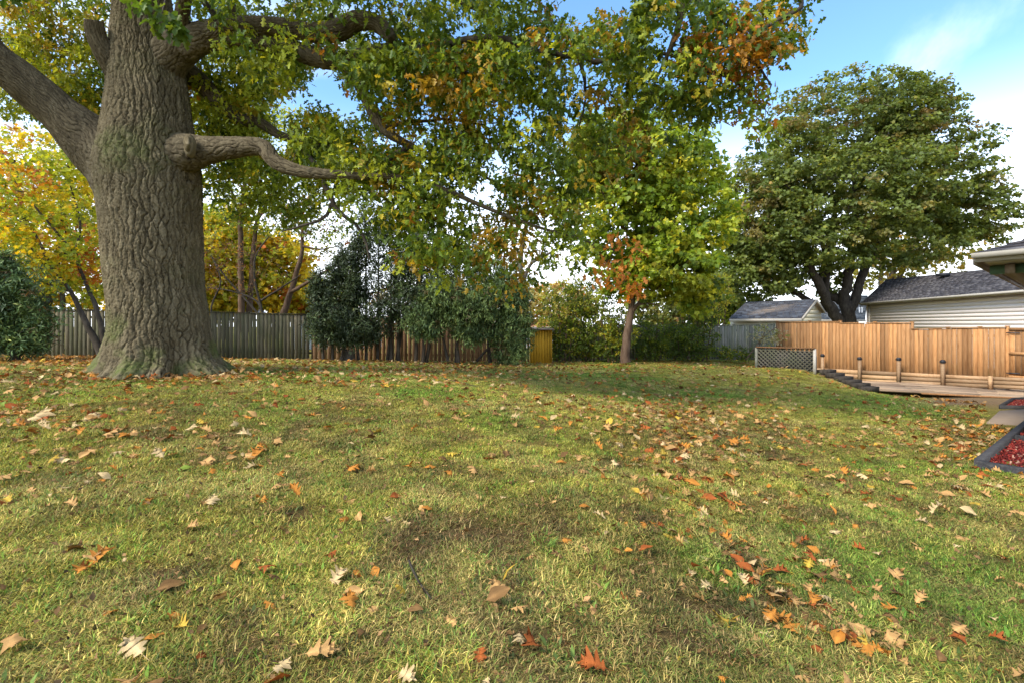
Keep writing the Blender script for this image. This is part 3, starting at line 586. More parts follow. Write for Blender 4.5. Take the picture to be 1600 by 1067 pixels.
# white gable left of the fence, between oak and trees
wh = bpy.data.objects.new('house', None); COL.objects.link(wh); tag(wh, 'white sided gable of a house peeking over the fence right of the oak trunk', 'house')
pa, pb, pc = P(278, 502, 40), P(338, 487, 40), P(310, 462, 40)
link('gable_wall', mesh('gable_wall', np.array([pa * [1, 1, 0], pb * [1, 1, 0], pb, pc, [pa[0], pa[1], pb[2]], [pa[0], pa[1] + 8, 0], [pb[0], pb[1] + 8, 0]]), [np.array([[0, 1, 2, 3, 4]])], M['white']), wh)
siding(np.array([pa[0], pa[1] - .02]), np.array([pb[0], pb[1] - .02]), 1.2, pc[2], .22, wh, 'white', nrm=np.array([0, -1.0]), clip=lambda z: (0, 60 / F * 40) if z < pb[2] else (np.interp(z, [pb[2], pc[2]], [0, 1.6]), np.interp(z, [pb[2], pc[2]], [3.0, 1.6])))
shingle_roof(pb + [.25, -.15, -.1], pb + [.25, 8, -.1], pc + [0, 8, .05], pc + [0, -.15, .05], wh, [(.3, .3, .32), (.22, .22, .24)])
h3 = simple_house('house', 'pale grey roof just above the fence left of the evergreens', P(446, 500, 38), P(560, 500, 38), P(556, 487, 42), P(452, 487, 42), 8, 'white', [(.30, .32, .37), (.36, .38, .42)])
h4 = simple_house('house', 'reddish brown roof glimpsed above the yellow shed', P(800, 512, 42), P(905, 510, 42), P(895, 498, 47), P(808, 499, 47), 8, 'white', [(.36, .13, .08), (.42, .2, .12)])
# near house corner: roof and soffit overhanging from the right
hs = bpy.data.objects.new('house', None); COL.objects.link(hs); tag(hs, 'corner of the near house eave with beige gutter and shingles at the right edge', 'house')
Cn = P(1523, 400, 7.4); dn = np.array([.5, -.87, 0]); df = np.array([.75, .66, 0]); zc = Cn[2]
q0, q1, q2 = Cn, Cn + dn * 5, Cn + df * 9; inner = Cn + dn * 5 + df * 9
hip = Cn + np.array([.97, -.2, 0]) * 4.2 + [0, 0, 1.25]
rfa = shingle_roof(q0 + [.02, 0, .03], q1 + [.02, 0, .03], q1 + df * 3.4 + [0, 0, 1.25], hip, hs, GP, thick=.016)
shingle_roof(q2 + [0, 0, .03], q0 + [.02, .02, .03], hip, q2 + dn * 3.0 + [0, 0, 1.25], hs, GP, name='side_roof', thick=.016)
dcn = np.array([-.87, -.5, 0]); dcf = np.array([-.66, .75, 0])
m = MB(); m.bar(q0 - [0, 0, .045], q1 - [0, 0, .045], .03, .11, col=None); m.build('fascia', M['trim'], hs)
m = MB(); m.bar(q0 + dcn * .07 - [0, 0, .01], q1 + dcn * .07 - [0, 0, .01], .1, .07); m.build('gutter', M['trim'], hs)
m = MB(); m.bar(q0 - [0, 0, .06], q2 - [0, 0, .06], .04, .14); m.build('fascia', M['taupe'], hs)
ins0 = q0 + (dn + df) * .12 - [0, 0, .10]
for k in range(30):
    s0 = ins0 + df * (.02 + k * .16); m = MB(); m.bar(s0, s0 + dn * 4.6, .15, .015); m.build('soffit_board', M['trim'], hs)
m = MB(); m.bar(ins0 + df * .5 - [0, 0, .08], ins0 + df * .5 + dn * 4.4 - [0, 0, .08], .12, .13); m.build('beam', M['green_paint'], hs)
m = MB(); m.bar(ins0 + dn * .22 + df * .3 - [0, 0, .09], ins0 + dn * .22 + df * 8 - [0, 0, .09], .1, .14); m.build('beam', M['taupe'], hs)
wc = np.array([9.6, 8.2]); m = MB(); m.hexa([(*wc, -.6), (*(wc + dn[:2] * 5), -.6), (*(wc + dn[:2] * 5 + df[:2] * 7), -.6), (*(wc + df[:2] * 7), -.6), (*wc, zc - .13), (*(wc + dn[:2] * 5), zc - .13), (*(wc + dn[:2] * 5 + df[:2] * 7), zc - .13), (*(wc + df[:2] * 7), zc - .13)]); m.build('wall', M['siding'], hs)

# yellow garden shed among the shrubs
yl = bpy.data.objects.new('shed', None); COL.objects.link(yl); tag(yl, 'small mustard yellow wooden shed between cedar and hedge at the back fence', 'shed')
ya, yb = P(829, 560, 23.4), P(863, 560, 23.4); wdt = yb[0] - ya[0]; gzz = gz((ya[0] + yb[0]) / 2, 23.4); yt = zpx(516, 23.4)
m = MB(); m.box(((ya[0] + yb[0]) / 2, 24.0, (gzz + yt) / 2), (1, 0, 0), (0, 1, 0), (0, 0, 1), wdt / 2 - .01, .55, (yt - gzz) / 2); m.build('wall', M['yellow'], yl)
nb = 8
for k in range(nb):
    m = MB(); m.box((ya[0] + wdt * (k + .5) / nb, 23.43, (gzz + yt) / 2 + .02), (1, 0, 0), (0, 1, 0), (0, 0, 1), wdt / nb / 2 - .006, .012, (yt - gzz) / 2 - .02); m.build('board', M['yellow'], yl)
m = MB(); z0 = yt; m.hexa([(ya[0] - .15, 23.2, z0), (yb[0] + .075, 23.2, z0), (yb[0] + .075, 24.7, z0 + .02), (ya[0] - .15, 24.7, z0 + .02), (ya[0] - .15, 23.2, z0 + .05), (yb[0] + .075, 23.2, z0 + .05), (yb[0] + .075, 24.7, z0 + .12), (ya[0] - .15, 24.7, z0 + .12)]); m.build('roof', M['taupe'], yl)

# sunken patio, retaining wall, steps, path, planting beds
pat = bpy.data.objects.new('patio', None); COL.objects.link(pat); tag(pat, 'sunken tan plank patio below the orange fence', kind='structure')
ZP = EYE - 2.17
def pz(px, py, z): d = (z - EYE) * F / (HOR - py); return np.array([(px - 800) / F * d, d, z])
pA, pB, pC, pD = pz(1292, 592, ZP), pz(1640, 606, ZP), pz(1640, 622, ZP), pz(1348, 607, ZP)
for k in range(9):
    a0, a1 = lerp(pA, pD, k / 9 + .004), lerp(pA, pD, (k + 1) / 9 - .004); b0, b1 = lerp(pB, pC, k / 9 + .004), lerp(pB, pC, (k + 1) / 9 - .004)
    for s in range(3):
        u0, u1 = (s + .3 * (k % 2)) / 3, min(1, (s + 1 + .3 * (k % 2)) / 3)
        if s == 0: u0 = 0
        q = [lerp(a1, b1, u0 + .002), lerp(a1, b1, u1 - .002), lerp(a0, b0, u1 - .002), lerp(a0, b0, u0 + .002)]; q = [v + [0, 0, rng.normal() * .002] for v in q]
        link('plank', mesh('plank', np.array([v - [0, 0, .05] for v in q] + q), BOXF, M['deck']), pat)
m = MB(); m.bar(pz(1436, 612, ZP) - [0, .1, .03], pC - [0, .1, .03], .05, .05); o = m.build('edging', M['cedar_dark'], pat)
rw = bpy.data.objects.new('retaining_wall', None); COL.objects.link(rw); tag(rw, 'low tan timber retaining wall with capped posts at the foot of the fence', 'retaining wall')
rb = [(1262, 586, 574), (1295, 592, 575), (1353, 595, 578), (1414, 597, 581), (1483, 600, 584.5), (1557, 603, 588), (1640, 606.5, 591)]
RP = [np.array([*(new_line(p[0])[:2] + tn * .35), 0]) for p in rb]
for k in range(len(rb) - 1):
    a, b = RP[k], RP[k + 1]; za = zpx(rb[k][2], a[1]), zpx(rb[k][1] + 3, a[1]); zb = zpx(rb[k + 1][2], b[1]), zpx(rb[k + 1][1] + 3, b[1])
    for c in range(3):
        t0, t1 = c / 3 + .01, (c + 1) / 3 - .01; dy = np.array([*(tn * .04), 0]) * (1 + .15 * (c % 2)); 
        q = [(a[0], a[1], lerp(*za, t1)), (b[0], b[1], lerp(*zb, t1)), (b[0], b[1], lerp(*zb, t0)), (a[0], a[1], lerp(*za, t0))]; q = [np.array(v) for v in q]
        link('board', mesh('board', np.array([v - dy for v in q] + [v + dy for v in q]), BOXF, M['wall_wood']), rw)
for k, (px, yt_, yb_) in enumerate([(1295, 557, 594), (1353, 562, 596), (1414, 563, 598), (1483, 567, 601), (1557, 587, 603)]):
    b = np.array([*(new_line(px) + tn * .46)]); d = b[1]; zt, zb2 = zpx(yt_, d), zpx(yb_, d) - .1
    m = MB(); m.box((b[0], b[1], (zt + zb2) / 2), (1, 0, 0), (0, 1, 0), (0, 0, 1), .048, .048, (zt - zb2) / 2); p_ = m.build('post', M['wall_wood'], rw)
    if k < 4:
        m = MB()
        m.box((b[0], b[1], zt + .02), (1, 0, 0), (0, 1, 0), (0, 0, 1),   .066, .066, .015)
        m.hexa([(b[0] - .075, b[1] - .075, zt + .04), (b[0] + .075, b[1] - .075, zt + .04), (b[0] + .075, b[1] + .075, zt + .04), (b[0] - .075, b[1] + .075, zt + .04), (b[0] - .04, b[1] - .04, zt + .12), (b[0] + .04, b[1] - .04, zt + .12), (b[0] + .04, b[1] + .04, zt + .12), (b[0] - .04, b[1] + .04, zt + .12)])
        m.build('post_cap', M['black'], p_)
st = bpy.data.objects.new('steps', None); COL.objects.link(st); tag(st, 'dark timber steps descending from the lawn crest to the patio', 'steps')
for k in range(6):
    px, py = lerp(1284, 1350, k / 5), lerp(577, 604, k / 5); d = lerp(18.4, 16.9, k / 5); c = P(px, py, d); zz = c[2]
    m = MB(); m.box((c[0] + .3, c[1] + .2, zz - .10), (.9, .43, 0), (-.43, .9, 0), (0, 0, 1), .36, .13, .085); m.build('step', M['dark_bark'], st)
# lattice screen
la = bpy.data.objects.new('planter', None); COL.objects.link(la); tag(la, 'raised planter box faced with grey diamond lattice at the lawn edge', 'planter')
l0, l1 = on_ground(1182, 19.6), on_ground(1273, 18.4); zt0, zt1 = zpx(544, 19.6), zpx(544, 18.4); zt0 = zt1 = (zt0 + zt1) / 2
lt = (l1 - l0)[:2]; Ll = np.linalg.norm(lt); lt /= Ll; ln = np.array([lt[1], -lt[0]])
for (q, mt) in ((l0, 'grey_wood'), (l1, 'trim'), ((l0 + l1) / 2 + [0, .12, 0], 'grey_wood')):
    m = MB(); zlo = min(l0[2], l1[2], gz(q[0], q[1])) - .2; m.box((q[0], q[1], (zt0 + zlo) / 2), (*lt, 0), (*ln, 0), (0, 0, 1), .045, .045, (zt0 - zlo) / 2); m.build('post', M[mt], la)
m = MB(); m.bar((*l0[:2], zt0 + .02), (*l1[:2], zt0 + .02), .16, .04); m.build('cap_rail', M['cedar_dark'], la)
m = MB()
for sgn in (1, -1):
    hgt = zt0 - l1[2] + .15; zb_ = l1[2] - .15
    s = -hgt
    while s < Ll:
        a, b = (s, 0), (s + hgt, hgt)
        if a[0] < 0: a = (0, -s)
        if b[0] > Ll: b = (Ll, Ll - s)
        if b[0] - a[0] > .05:
            A3 = [l0[0] + lt[0] * (a[0] if sgn > 0 else Ll - a[0]), l0[1] + lt[1] * (a[0] if sgn > 0 else Ll - a[0])]; B3 = [l0[0] + lt[0] * (b[0] if sgn > 0 else Ll - b[0]), l0[1] + lt[1] * (b[0] if sgn > 0 else Ll - b[0])]
            o_ = ln * (.012 if sgn > 0 else .024); m.bar((A3[0] + o_[0], A3[1] + o_[1], zb_ + a[1]), (B3[0] + o_[0], B3[1] + o_[1], zb_ + b[1]), .008, .042, up=(*lt, 0))
        s += .145
m.build('lattice', M['lattice_wood'], la, kind='stuff')
m = MB(); c = (l0 + l1)[:2] / 2 - ln * .1; m.box((*c, (zt0 + l1[2]) / 2 - .1), (*lt, 0), (*ln, 0), (0, 0, 1), Ll / 2 - .06, .03, (zt0 - l1[2]) / 2); m.build('back_board', M['black'], la)
m = MB(); c = (l0 + l1)[:2] / 2 - ln * .55; m.box((*c, (zt0 + l1[2]) / 2 - .3), (*lt, 0), (*ln, 0), (0, 0, 1), Ll / 2 - .06, .4, (zt0 - l1[2]) / 2); m.build('earth', M['soil'], la)
# path slab and beds
pth = link('path', None); COL.objects.unlink(pth)
def slab(name, pts, zt_, th, mat):
    V = [(*p[:2], zt_ - th) for p in pts] + [(*p[:2], zt_) for p in pts]; return mesh(name, V, BOXF, M[mat])
bpy.data.objects.remove(pth)
ZB = EYE - 1.93
pp_ = [pz(1541, 660, ZB - .02), pz(1640, 664, ZB - .02), pz(1640, 636, ZB - .02), pz(1562, 641, ZB - .02)]
o = link('path', slab('path', pp_, ZB - .02, .12, 'concrete')); tag(o, 'wet tan concrete path between the mulch beds', kind='structure')
def bed(name, label, corners, zt_, wd=.1, hgt=.22, divs=()):
    r = bpy.data.objects.new(name, None); COL.objects.link(r); tag(r, label, 'garden bed'); n = len(corners)
    for k in range(n):
        a, b = np.array(corners[k]), np.array(corners[(k + 1) % n]); m = MB(); dd = (b - a) / np.linalg.norm(b - a); m.bar((*(a - dd * .0), zt_ - hgt / 2), (*(b - dd * wd * .5), zt_ - hgt / 2), wd, hgt); m.build('timber', M['bedwood'], r)
    for (a, b, z, h) in divs:
        m = MB(); m.bar((*a, z - h / 2), (*b, z - h / 2), wd * .8, h); m.build('divider', M['bedwood'], r)
    pts = [np.array(c) for c in corners]; cen = sum(pts) / n; ins = [cen + (p - cen) * .97 for p in pts]
    o = link('earth', slab('earth', ins, zt_ - .1, .1, 'mulchbase'), r)
    # chips
    k = 5200; uv = rng.random((k, 2)); a, b, c, d_ = [np.array(p) for p in ins]; q = (a[None] * (1 - uv[:, :1]) + b[None] * uv[:, :1]) * (1 - uv[:, 1:]) + (d_[None] * (1 - uv[:, :1]) + c[None] * uv[:, :1]) * uv[:, 1:]
    pos = np.column_stack([q, np.full(k, zt_ - .088) + rng.random(k) * .03]); R_ = rots(k, .7, 0); T_ = np.array([(-.5, -.16, 0), (.5, -.12, 0), (.45, .14, .02), (-.5, .16, .02), (-.5, -.16, -.15), (.5, -.12, -.15), (.45, .14, -.13), (-.5, .16, -.13)])
    Cc = pick([((.24, .03, .022), 6), ((.33, .06, .04), 3), ((.12, .02, .018), 3), ((.45, .25, .17), .8)], k) * (.7 + .6 * rng.random((k, 1)))
    V, Pl, C2 = scatter((T_, [BOXF[i:i + 1] for i in range(6)]), pos, R_, .03 + .04 * rng.random(k), Cc); o = link('mulch_chips', mesh('mulch_chips', V, [np.concatenate(Pl)], M['dry_leaf'], C2), r); o['kind'] = 'stuff'
    return r
b0 = pz(1528, 719, ZB + .05)[:2]; dL = np.array([.78, .63]); dR = np.array([.6, -.8])
cA, cB, cC, cD = b0, b0 + dR * 2.2, b0 + dR * 2.2 + dL * 5.0, b0 + dL * 5.0
dv = b0 + dL * 2.75
bed('garden_bed', 'black timber edged bed of red mulch in two compartments at the right edge', [cA, cB, cC, cD], ZB + .05, divs=[(dv + dR * .05, dv + dR * 2.1, ZB + .05, .22)])
e1_ = [pz(1563, 636, ZB - .02)[:2], pz(1640, 637, ZB - .02)[:2], pz(1640, 620, ZB - .02)[:2], pz(1583, 624, ZB - .02)[:2]]
bed('garden_bed', 'small far bed of red mulch between the patio and the path', e1_, ZB + .03, wd=.06, hgt=.12)

# ------------------------------------------------------------------ the great oak
D0 = 10.5
ob = P(250, 582, D0); ogz = gz(ob[0], D0)
oak = empty('oak_tree', (ob[0], ob[1], ogz), 'massive old oak with furrowed trunk and spreading limbs on the left of the lawn', 'tree'); oinv = Matrix.Translation(oak.location).inverted()
def oak_part(name, me, mat=None):
    o = link(name, me, oak); o.matrix_parent_inverse = oinv; return o
# rows: y, left edge, right edge in the picture; a cylinder off axis shows wider, hence 1/1.2
rows = [(640, 166, 336), (585, 166, 336), (560, 167, 334), (530, 168, 333), (500, 169, 330), (450, 166, 323), (400, 160, 322), (350, 156, 320), (300, 150, 321), (270, 146, 322), (240, 150, 318), (200, 158, 308), (150, 165, 300), (100, 168, 290), (50, 172, 281), (0, 176, 270), (-100, 185, 262), (-250, 190, 255), (-420, 190, 240)]
pts = [P((a + b) / 2, y, D0 + .1 * (y < 0)) for y, a, b in rows]; rad = [(b - a) / 2 / F * D0 / 1.25 for y, a, b in rows]
H0 = pts[0][2]
def flare(TH, SS):
    z = SS + H0 - ogz; e = np.exp(-np.clip(z, 0, 9) / .30); f2 = np.exp(-np.clip(z, 0, 9) / .85)
    lob = .5 + .5 * np.cos(5 * TH + .8 * np.sin(2 * TH) + 1.0); lob2 = .5 + .5 * np.cos(9 * TH + 2.3)
    return 1 + e * (.06 + .34 * lob ** 1.5 + .16 * lob2 + .12 * np.sin(13 * TH + 1)) + f2 * (.10 * lob - .02) + .014 * np.cos(7 * TH + SS)
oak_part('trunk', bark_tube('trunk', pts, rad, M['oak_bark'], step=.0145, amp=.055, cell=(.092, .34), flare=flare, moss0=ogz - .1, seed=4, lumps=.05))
limbs = [ # points (px, py, d), radii in px, cut end?
    ([(216, 290, 10.55), (163, 236, 10.4), (97, 181, 10.1), (35, 127, 9.8), (-25, 75, 9.5), (-110, -50, 9), (-220, -200, 8.5)], [56, 44, 30, 27, 26, 20, 12], False),
    ([(195, 130, 10.4), (172, 95, 10.1), (152, 60, 9.9), (146, 33, 9.8)], [20, 17, 14, 13], True),
    ([(235, 120, 10.5), (278, 78, 10.3), (320, 56, 10.1), (370, 43, 9.9), (430, 42, 9.7), (490, 52, 9.6), (528, 48, 9.5), (560, 33, 9.4), (592, 40, 9.3), (614, 64, 9.2)], [34, 27, 20, 15, 14, 14, 15, 13, 11, 8], True),
    ([(290, 80, 10.2), (330, 62, 10.1), (395, 62, 10.0), (450, 77, 9.9), (500, 92, 9.8), (535, 100, 9.7), (556, 122, 9.7), (572, 155, 9.7), (590, 190, 9.8), (612, 212, 9.8), (650, 232, 9.9), (690, 250, 10), (740, 268, 10.1), (800, 300, 10.2)], [16, 15, 14, 14, 13, 12, 10, 8, 7.5, 6.5, 4, 3.2, 2.4, 1.5], False),
    ([(530, 97, 9.7), (560, 84, 9.6), (600, 77, 9.5), (645, 78, 9.4), (690, 90, 9.3), (725, 113, 9.3), (757, 135, 9.3), (800, 140, 9.2)], [9, 8, 7, 6.5, 5, 4, 3, 2], False),
    ([(645, 78, 9.4), (700, 70, 9.2), (750, 60, 9.0), (800, 65, 8.9), (830, 82, 8.8), (880, 85, 8.7), (930, 97, 8.6), (960, 92, 8.5), (1000, 80, 8.4), (1060, 90, 8.3), (1110, 110, 8.2), (1160, 135, 8.2)], [6, 6, 5.5, 5.2, 5, 4.6, 4.2, 3.8, 3.2, 2.5, 2, 1.3], False),
    ([(270, 100, 10.8), (312, 128, 11.2), (345, 165, 11.4), (372, 186, 11.5), (405, 192, 11.5), (440, 213, 11.5), (480, 220, 11.5), (520, 232, 11.5), (580, 262, 11.5)], [17, 14, 11, 10, 8, 6.5, 5.5, 4, 2.5], False),
    ([(262, 244, 10.35), (318, 237, 10.2), (380, 230, 10.0), (412, 232, 9.9), (432, 254, 9.8), (470, 268, 9.7), (520, 273, 9.6), (565, 276, 9.6), (612, 277, 9.5), (655, 285, 9.5), (700, 299, 9.5), (760, 325, 9.5), (830, 352, 9.5), (900, 372, 9.5), (960, 392, 9.5)], [34, 21, 14.5, 12.5, 11, 8.5, 6.5, 5.4, 4.6, 4, 3.5, 3, 2.4, 1.7, 1], False),
    ([(470, 225, 11.4), (480, 245, 11.2), (498, 262, 11), (508, 290, 10.8), (518, 315, 10.6), (535, 335, 10.5), (556, 352, 10.4), (570, 375, 10.3), (577, 405, 10.2)], [4.5, 4.2, 4, 4, 3.8, 3.2, 2.6, 2, 1.2], False),
    ([(518, 318, 10.6), (510, 338, 10.6), (492, 346, 10.6), (470, 354, 10.6), (440, 362, 10.7)], [3, 2.8, 2.4, 1.8, 1], False),
    ([(605, 205, 9.8), (618, 195, 9.8), (650, 190, 9.8), (700, 189, 9.8), (760, 196, 9.8)], [3.5, 3, 2.5, 2, 1], False),
    ([(640, 230, 9.9), (610, 245, 9.8), (604, 262, 9.7), (616, 275, 9.6)], [4, 5, 5, 4], False),
    ([(225, -60, 10.5), (330, -150, 10.1), (480, -170, 9.5), (650, -140, 8.8), (820, -120, 8.3), (980, -70, 8), (1060, -10, 7.9), (1062, 30, 7.9), (1050, 70, 8), (1030, 115, 8.1)], [24, 20, 17, 14, 11, 8, 6, 5, 4, 2], False),
    ([(980, -70, 8), (1120, -60, 7.8), (1250, 0, 7.6), (1200, 42, 7.7), (1150, 80, 7.8), (1110, 110, 7.9), (1070, 122, 8)], [6, 5, 3.6, 3.2, 2.8, 2.2, 1.4], False),
    ([(1150, 80, 7.8), (1180, 100, 7.8), (1205, 130, 7.8), (1195, 170, 7.8)], [2.4, 2, 1.5, 1], False),
    ([(905, 92, 8.6), (912, 118, 8.7), (915, 140, 8.8), (912, 165, 8.9), (905, 200, 9)], [3.2, 2.8, 2.2, 1.6, 1], False),
    ([(915, 138, 8.8), (935, 133, 8.8), (955, 145, 8.8), (968, 170, 8.8)], [1.8, 1.6, 1.3, .8], False),
    ([(290, 60, 10.2), (285, 20, 9.8), (300, -40, 9.2), (340, -160, 8.2)], [12, 10, 9, 7], False),
    ([(345, 50, 10), (330, 20, 9.7), (310, -10, 9.4), (290, -60, 9)], [6, 5, 4.5, 4], False),
    ([(365, 42, 9.9), (362, 10, 9.7), (350, -40, 9.4)], [7, 6, 5], False),
    ([(525, 40, 9.5), (515, 20, 9.4), (535, -5, 9.3), (560, -60, 9.2)], [5, 4.5, 4, 3], False),
    ([(215, -150, 10.5), (260, -300, 9.5), (400, -520, 8), (600, -800, 6.5)], [26, 22, 15, 8], False),
    ([(200, -200, 10.5), (60, -350, 10), (-150, -500, 9.5)], [22, 16, 8], False),
    ([(215, -100, 10.7), (330, -120, 12), (480, -100, 13.5), (620, -40, 14.5), (760, 20, 15)], [22, 17, 12, 8, 4], False),
]
onodes = []; onr = []; thin = Tubes()
for k, (pp, rp, cut) in enumerate(limbs):
    W_ = np.array([P(*p) for p in pp]); R_ = np.array([r / F * p[2] for r, p in zip(rp, pp)]); big = R_.max() > .075
    if big:
        oak_part('limb', bark_tube('limb', W_, R_, M['shaded_limb_bark'], step=.018, amp=.026, cell=(.055, .22), capend=cut, seed=50 + k, lumps=.19))
    else:
        q, r = resample(W_, R_, .12); q[2:-2] += rng.normal(size=(len(q) - 4, 3)) * .012 if len(q) > 5 else 0; thin.add(q, r, 8)
    q, r = resample(W_, R_, .3); skip = 3 if big else 0; onodes += list(q[skip:]); onr += list(np.minimum(r[skip:], .06))
# callus scar
sc_c = P(294, 226, 9.74); T_ = Tubes(); T_.add([[0, .14, 0], [0, .03, 0], [0, -.012, 0], [0, -.02, 0], [0, .0, 0], [0, .02, 0]], [.13, .125, .11, .09, .06, .005], 20); sm = T_.mesh('branch_scar', M['oak_bark']); sm.transform(Matrix.Translation(Vector(sc_c)) @ Matrix.Rotation(math.radians(12), 4, 'Z') @ Matrix.Diagonal((.75, 1, 1.7, 1)))
for nm, vv in (('ridge', 1.6), ('moss', 0.0)):
    at_ = sm.attributes.new(nm, 'FLOAT', 'POINT'); at_.data.foreach_set('value', np.full(len(sm.vertices), vv, np.float32))
oak_part('branch_scar', sm)
oblobs = [ # px, py, d, rx, ry, rd, weight
    (70, 70, 12.5, 160, 130, 1.5, 1.5), (130, 170, 12.8, 70, 60, 1.0, 1.2), (390, 150, 12, 150, 130, 1.2, 1.5), (560, 40, 9.5, 260, 110, 1.6, 1.2), (680, 190, 10, 190, 150, 1.3, 1.1), (880, 60, 8.8, 210, 130, 1.4, 1.25), (1060, 80, 8.2, 120, 110, 1.0, 1.3),
    (1135, 110, 8.0, 95, 90, .8, 1.0), (1215, 30, 7.8, 62, 75, .7, 1.1), (1215, 120, 7.9, 45, 25, .5, 1.0), (1180, 185, 8.0, 45, 42, .5, .8), (850, 225, 9.4, 150, 100, 1.2, 1.0), (1010, 175, 8.8, 110, 60, 1, .55), (760, 330, 9.8, 170, 85, 1.2, 1.2), (620, 300, 9.9, 110, 70, 1.0, .9),
    (700, 400, 9.6, 100, 50, .8, .9), (840, 385, 9.6, 80, 60, .9, .8), (965, 425, 9.5, 34, 55, .4, 1.0), (430, 285, 11.6, 125, 70, 1, 1.1), (370, 210, 12.3, 80, 80, 1, 1.2), (540, 230, 11.5, 90, 80, 1, 1), (570, 262, 10.2, 110, 34, .5, 1.2), (450, 225, 9.6, 60, 22, .4, 1.2), (640, 120, 9.0, 120, 60, .6, 1), (450, 60, 13.5, 160, 100, 1.2, .6), (740, 90, 13.5, 200, 120, 1.2, .45), (760, 445, 9.6, 55, 26, .4, .6)]
obl_up = [(350, -260, 9.0, 480, 170, 2.5, .9), (900, -190, 8.2, 330, 120, 2, .5), (200, -700, 8, 600, 350, 3, .16), (-150, -100, 9, 150, 220, 2, .5)]
cen, ov = blob_points(oblobs, 3250, .38); cen2, ov2 = blob_points(obl_up, 260, .4)
keepout = []
px_, py_ = PXY(cen)
def hole(cx, cy, rx, ry): return ((px_ - cx) / rx) ** 2 + ((py_ - cy) / ry) ** 2 < 1
bad = hole(236, 300, 90, 130) | hole(240, 130, 62, 160) & (cen[:, 1] < 11) | (hole(60, 130, 70, 70) & (cen[:, 1] < 10.4)) | hole(1150, 215, 35, 28) | hole(905, 130, 38, 24) & (rng.random(len(cen)) < .6) | hole(840, 385, 34, 36) & (rng.random(len(cen)) < .6) | hole(880, 265, 22, 18) & (rng.random(len(cen)) < .7) | hole(400, 45, 90, 16) & (cen[:, 1] < 10.2) & (rng.random(len(cen)) < .8)  | hole(560, 36, 60, 26) & (cen[:, 1] < 9.6)
gapn = fbm(np.stack([px_ / 55, py_ / 55, 0 * px_], 1), 2, 77); bad |= (gapn < .31) | ((gapn > .68) & (cen[:, 1] < 9.8) & (px_ < 640) & (py_ < 240))
cen, ov = cen[~bad], ov[~bad]
for q, r in grow(onodes, onr, np.vstack([cen, cen2[::2]]), .0035, kink=.10, maxr=.028): thin.add(q, r, 5)
oak_part('twigs', thin.mesh('twigs', M['dark_bark']))['kind'] = 'stuff'
OP = [((.09, .145, .016), 4.2), ((.14, .205, .022), 4), ((.23, .29, .028), 3.8), ((.37, .41, .038), 2.3), ((.46, .36, .035), .45), ((.42, .20, .03), .25)]
acc = [(720, 130, 60, (.46, .29, .03), .55), (640, 175, 40, (.46, .30, .03), .45), (735, 230, 45, (.45, .33, .035), .4), (800, 330, 60, (.48, .31, .03), .4), (600, 260, 40, (.40, .26, .03), .35), (1130, 80, 60, (.40, .17, .02), .45), (1190, 110, 60, (.42, .2, .02), .45), (1230, 30, 60, (.42, .26, .025), .4), (968, 415, 40, (.50, .19, .03), .85), (975, 465, 34, (.50, .18, .025), .9), (800, 400, 60, (.42, .26, .03), .4), (690, 440, 50, (.38, .25, .03), .3),
       (430, 190, 70, (.45, .35, .03), .3), (60, 60, 100, (.40, .30, .03), .5), (340, 200, 60, (.36, .38, .03), .6), (1160, 220, 60, (.36, .15, .025), .3), (910, 40, 70, (.42, .25, .03), .25), (340, 130, 110, (.34, .38, .03), .6), (450, 270, 110, (.26, .32, .03), .5), (90, 130, 120, (.34, .36, .03), .5), (960, 200, 60, (.34, .22, .03), .2), (880, 330, 40, (.38, .26, .03), .35)]
pos, R, S, C = crown(cen, ov, 24, .31, .125, OAK, OP, up=.25, droop=.75, flat=.8, accents=acc)
# bright sprig near the camera
sp = np.array([P(245, 35, 5.5), P(262, 20, 5.6), P(232, 12, 5.5), P(275, 45, 5.6)]); p2, R2_, S2, C2 = crown(sp, sp * 0, 14, .16, .14, OAK, [((.12, .19, .02), 1), ((.09, .15, .02), 1)], up=.1, droop=.9)
sprig_tubes = Tubes(); sprig_tubes.add([P(300, -160, 7.5), P(275, -60, 6.2), P(258, 0, 5.6), P(250, 35, 5.5)], [.03, .015, .008, .003], 5); oak_part('twig', sprig_tubes.mesh('twig', M['dark_bark']))
p3, R3, S3, C3 = crown(cen2, ov2, 22, .5, .26, OAK, OP, up=.25, droop=.5)
pos, R, S, C = [np.concatenate(v) for v in ((pos, p2), (R, R2_), (S, S2), (C, C2))]
px_, py_ = PXY(pos); inv_ = (px_ > 5) & (px_ < 1595) & (py_ > 5) & (py_ < 600); score = np.where(inv_, S / pos[:, 1], 0)
top = np.argsort(-score)[:300]; rest = np.ones(len(pos), bool); rest[top] = False
V1 = merge([scatter(OAK, pos[rest], R[rest], S[rest], C[rest]), scatter(OAK, p3, R3, S3, C3)])
oak_part('crown', mesh('crown', V1[0], V1[1], M['leaf'], V1[2]))['kind'] = 'stuff'
lv = []
for k in range(12):
    grp = top[k::12]; c = C[grp].mean(0) * (.7 + .6 * rng.random()); T_, F_ = OAK; T2 = T_ + rng.normal(size=T_.shape) * [.02, .02, .04]; lv.append(mesh('leaf', T2, F_, M['leaf'], np.tile(C[grp[0]], (len(T_), 1))))
    for g_ in grp:
        o = link('leaf', lv[-1], oak); o.matrix_parent_inverse = oinv
        m4 = Matrix([[*R[g_][i] * S[g_], pos[g_][i]] for i in range(3)] + [[0, 0, 0, 1]]); o.matrix_basis = m4

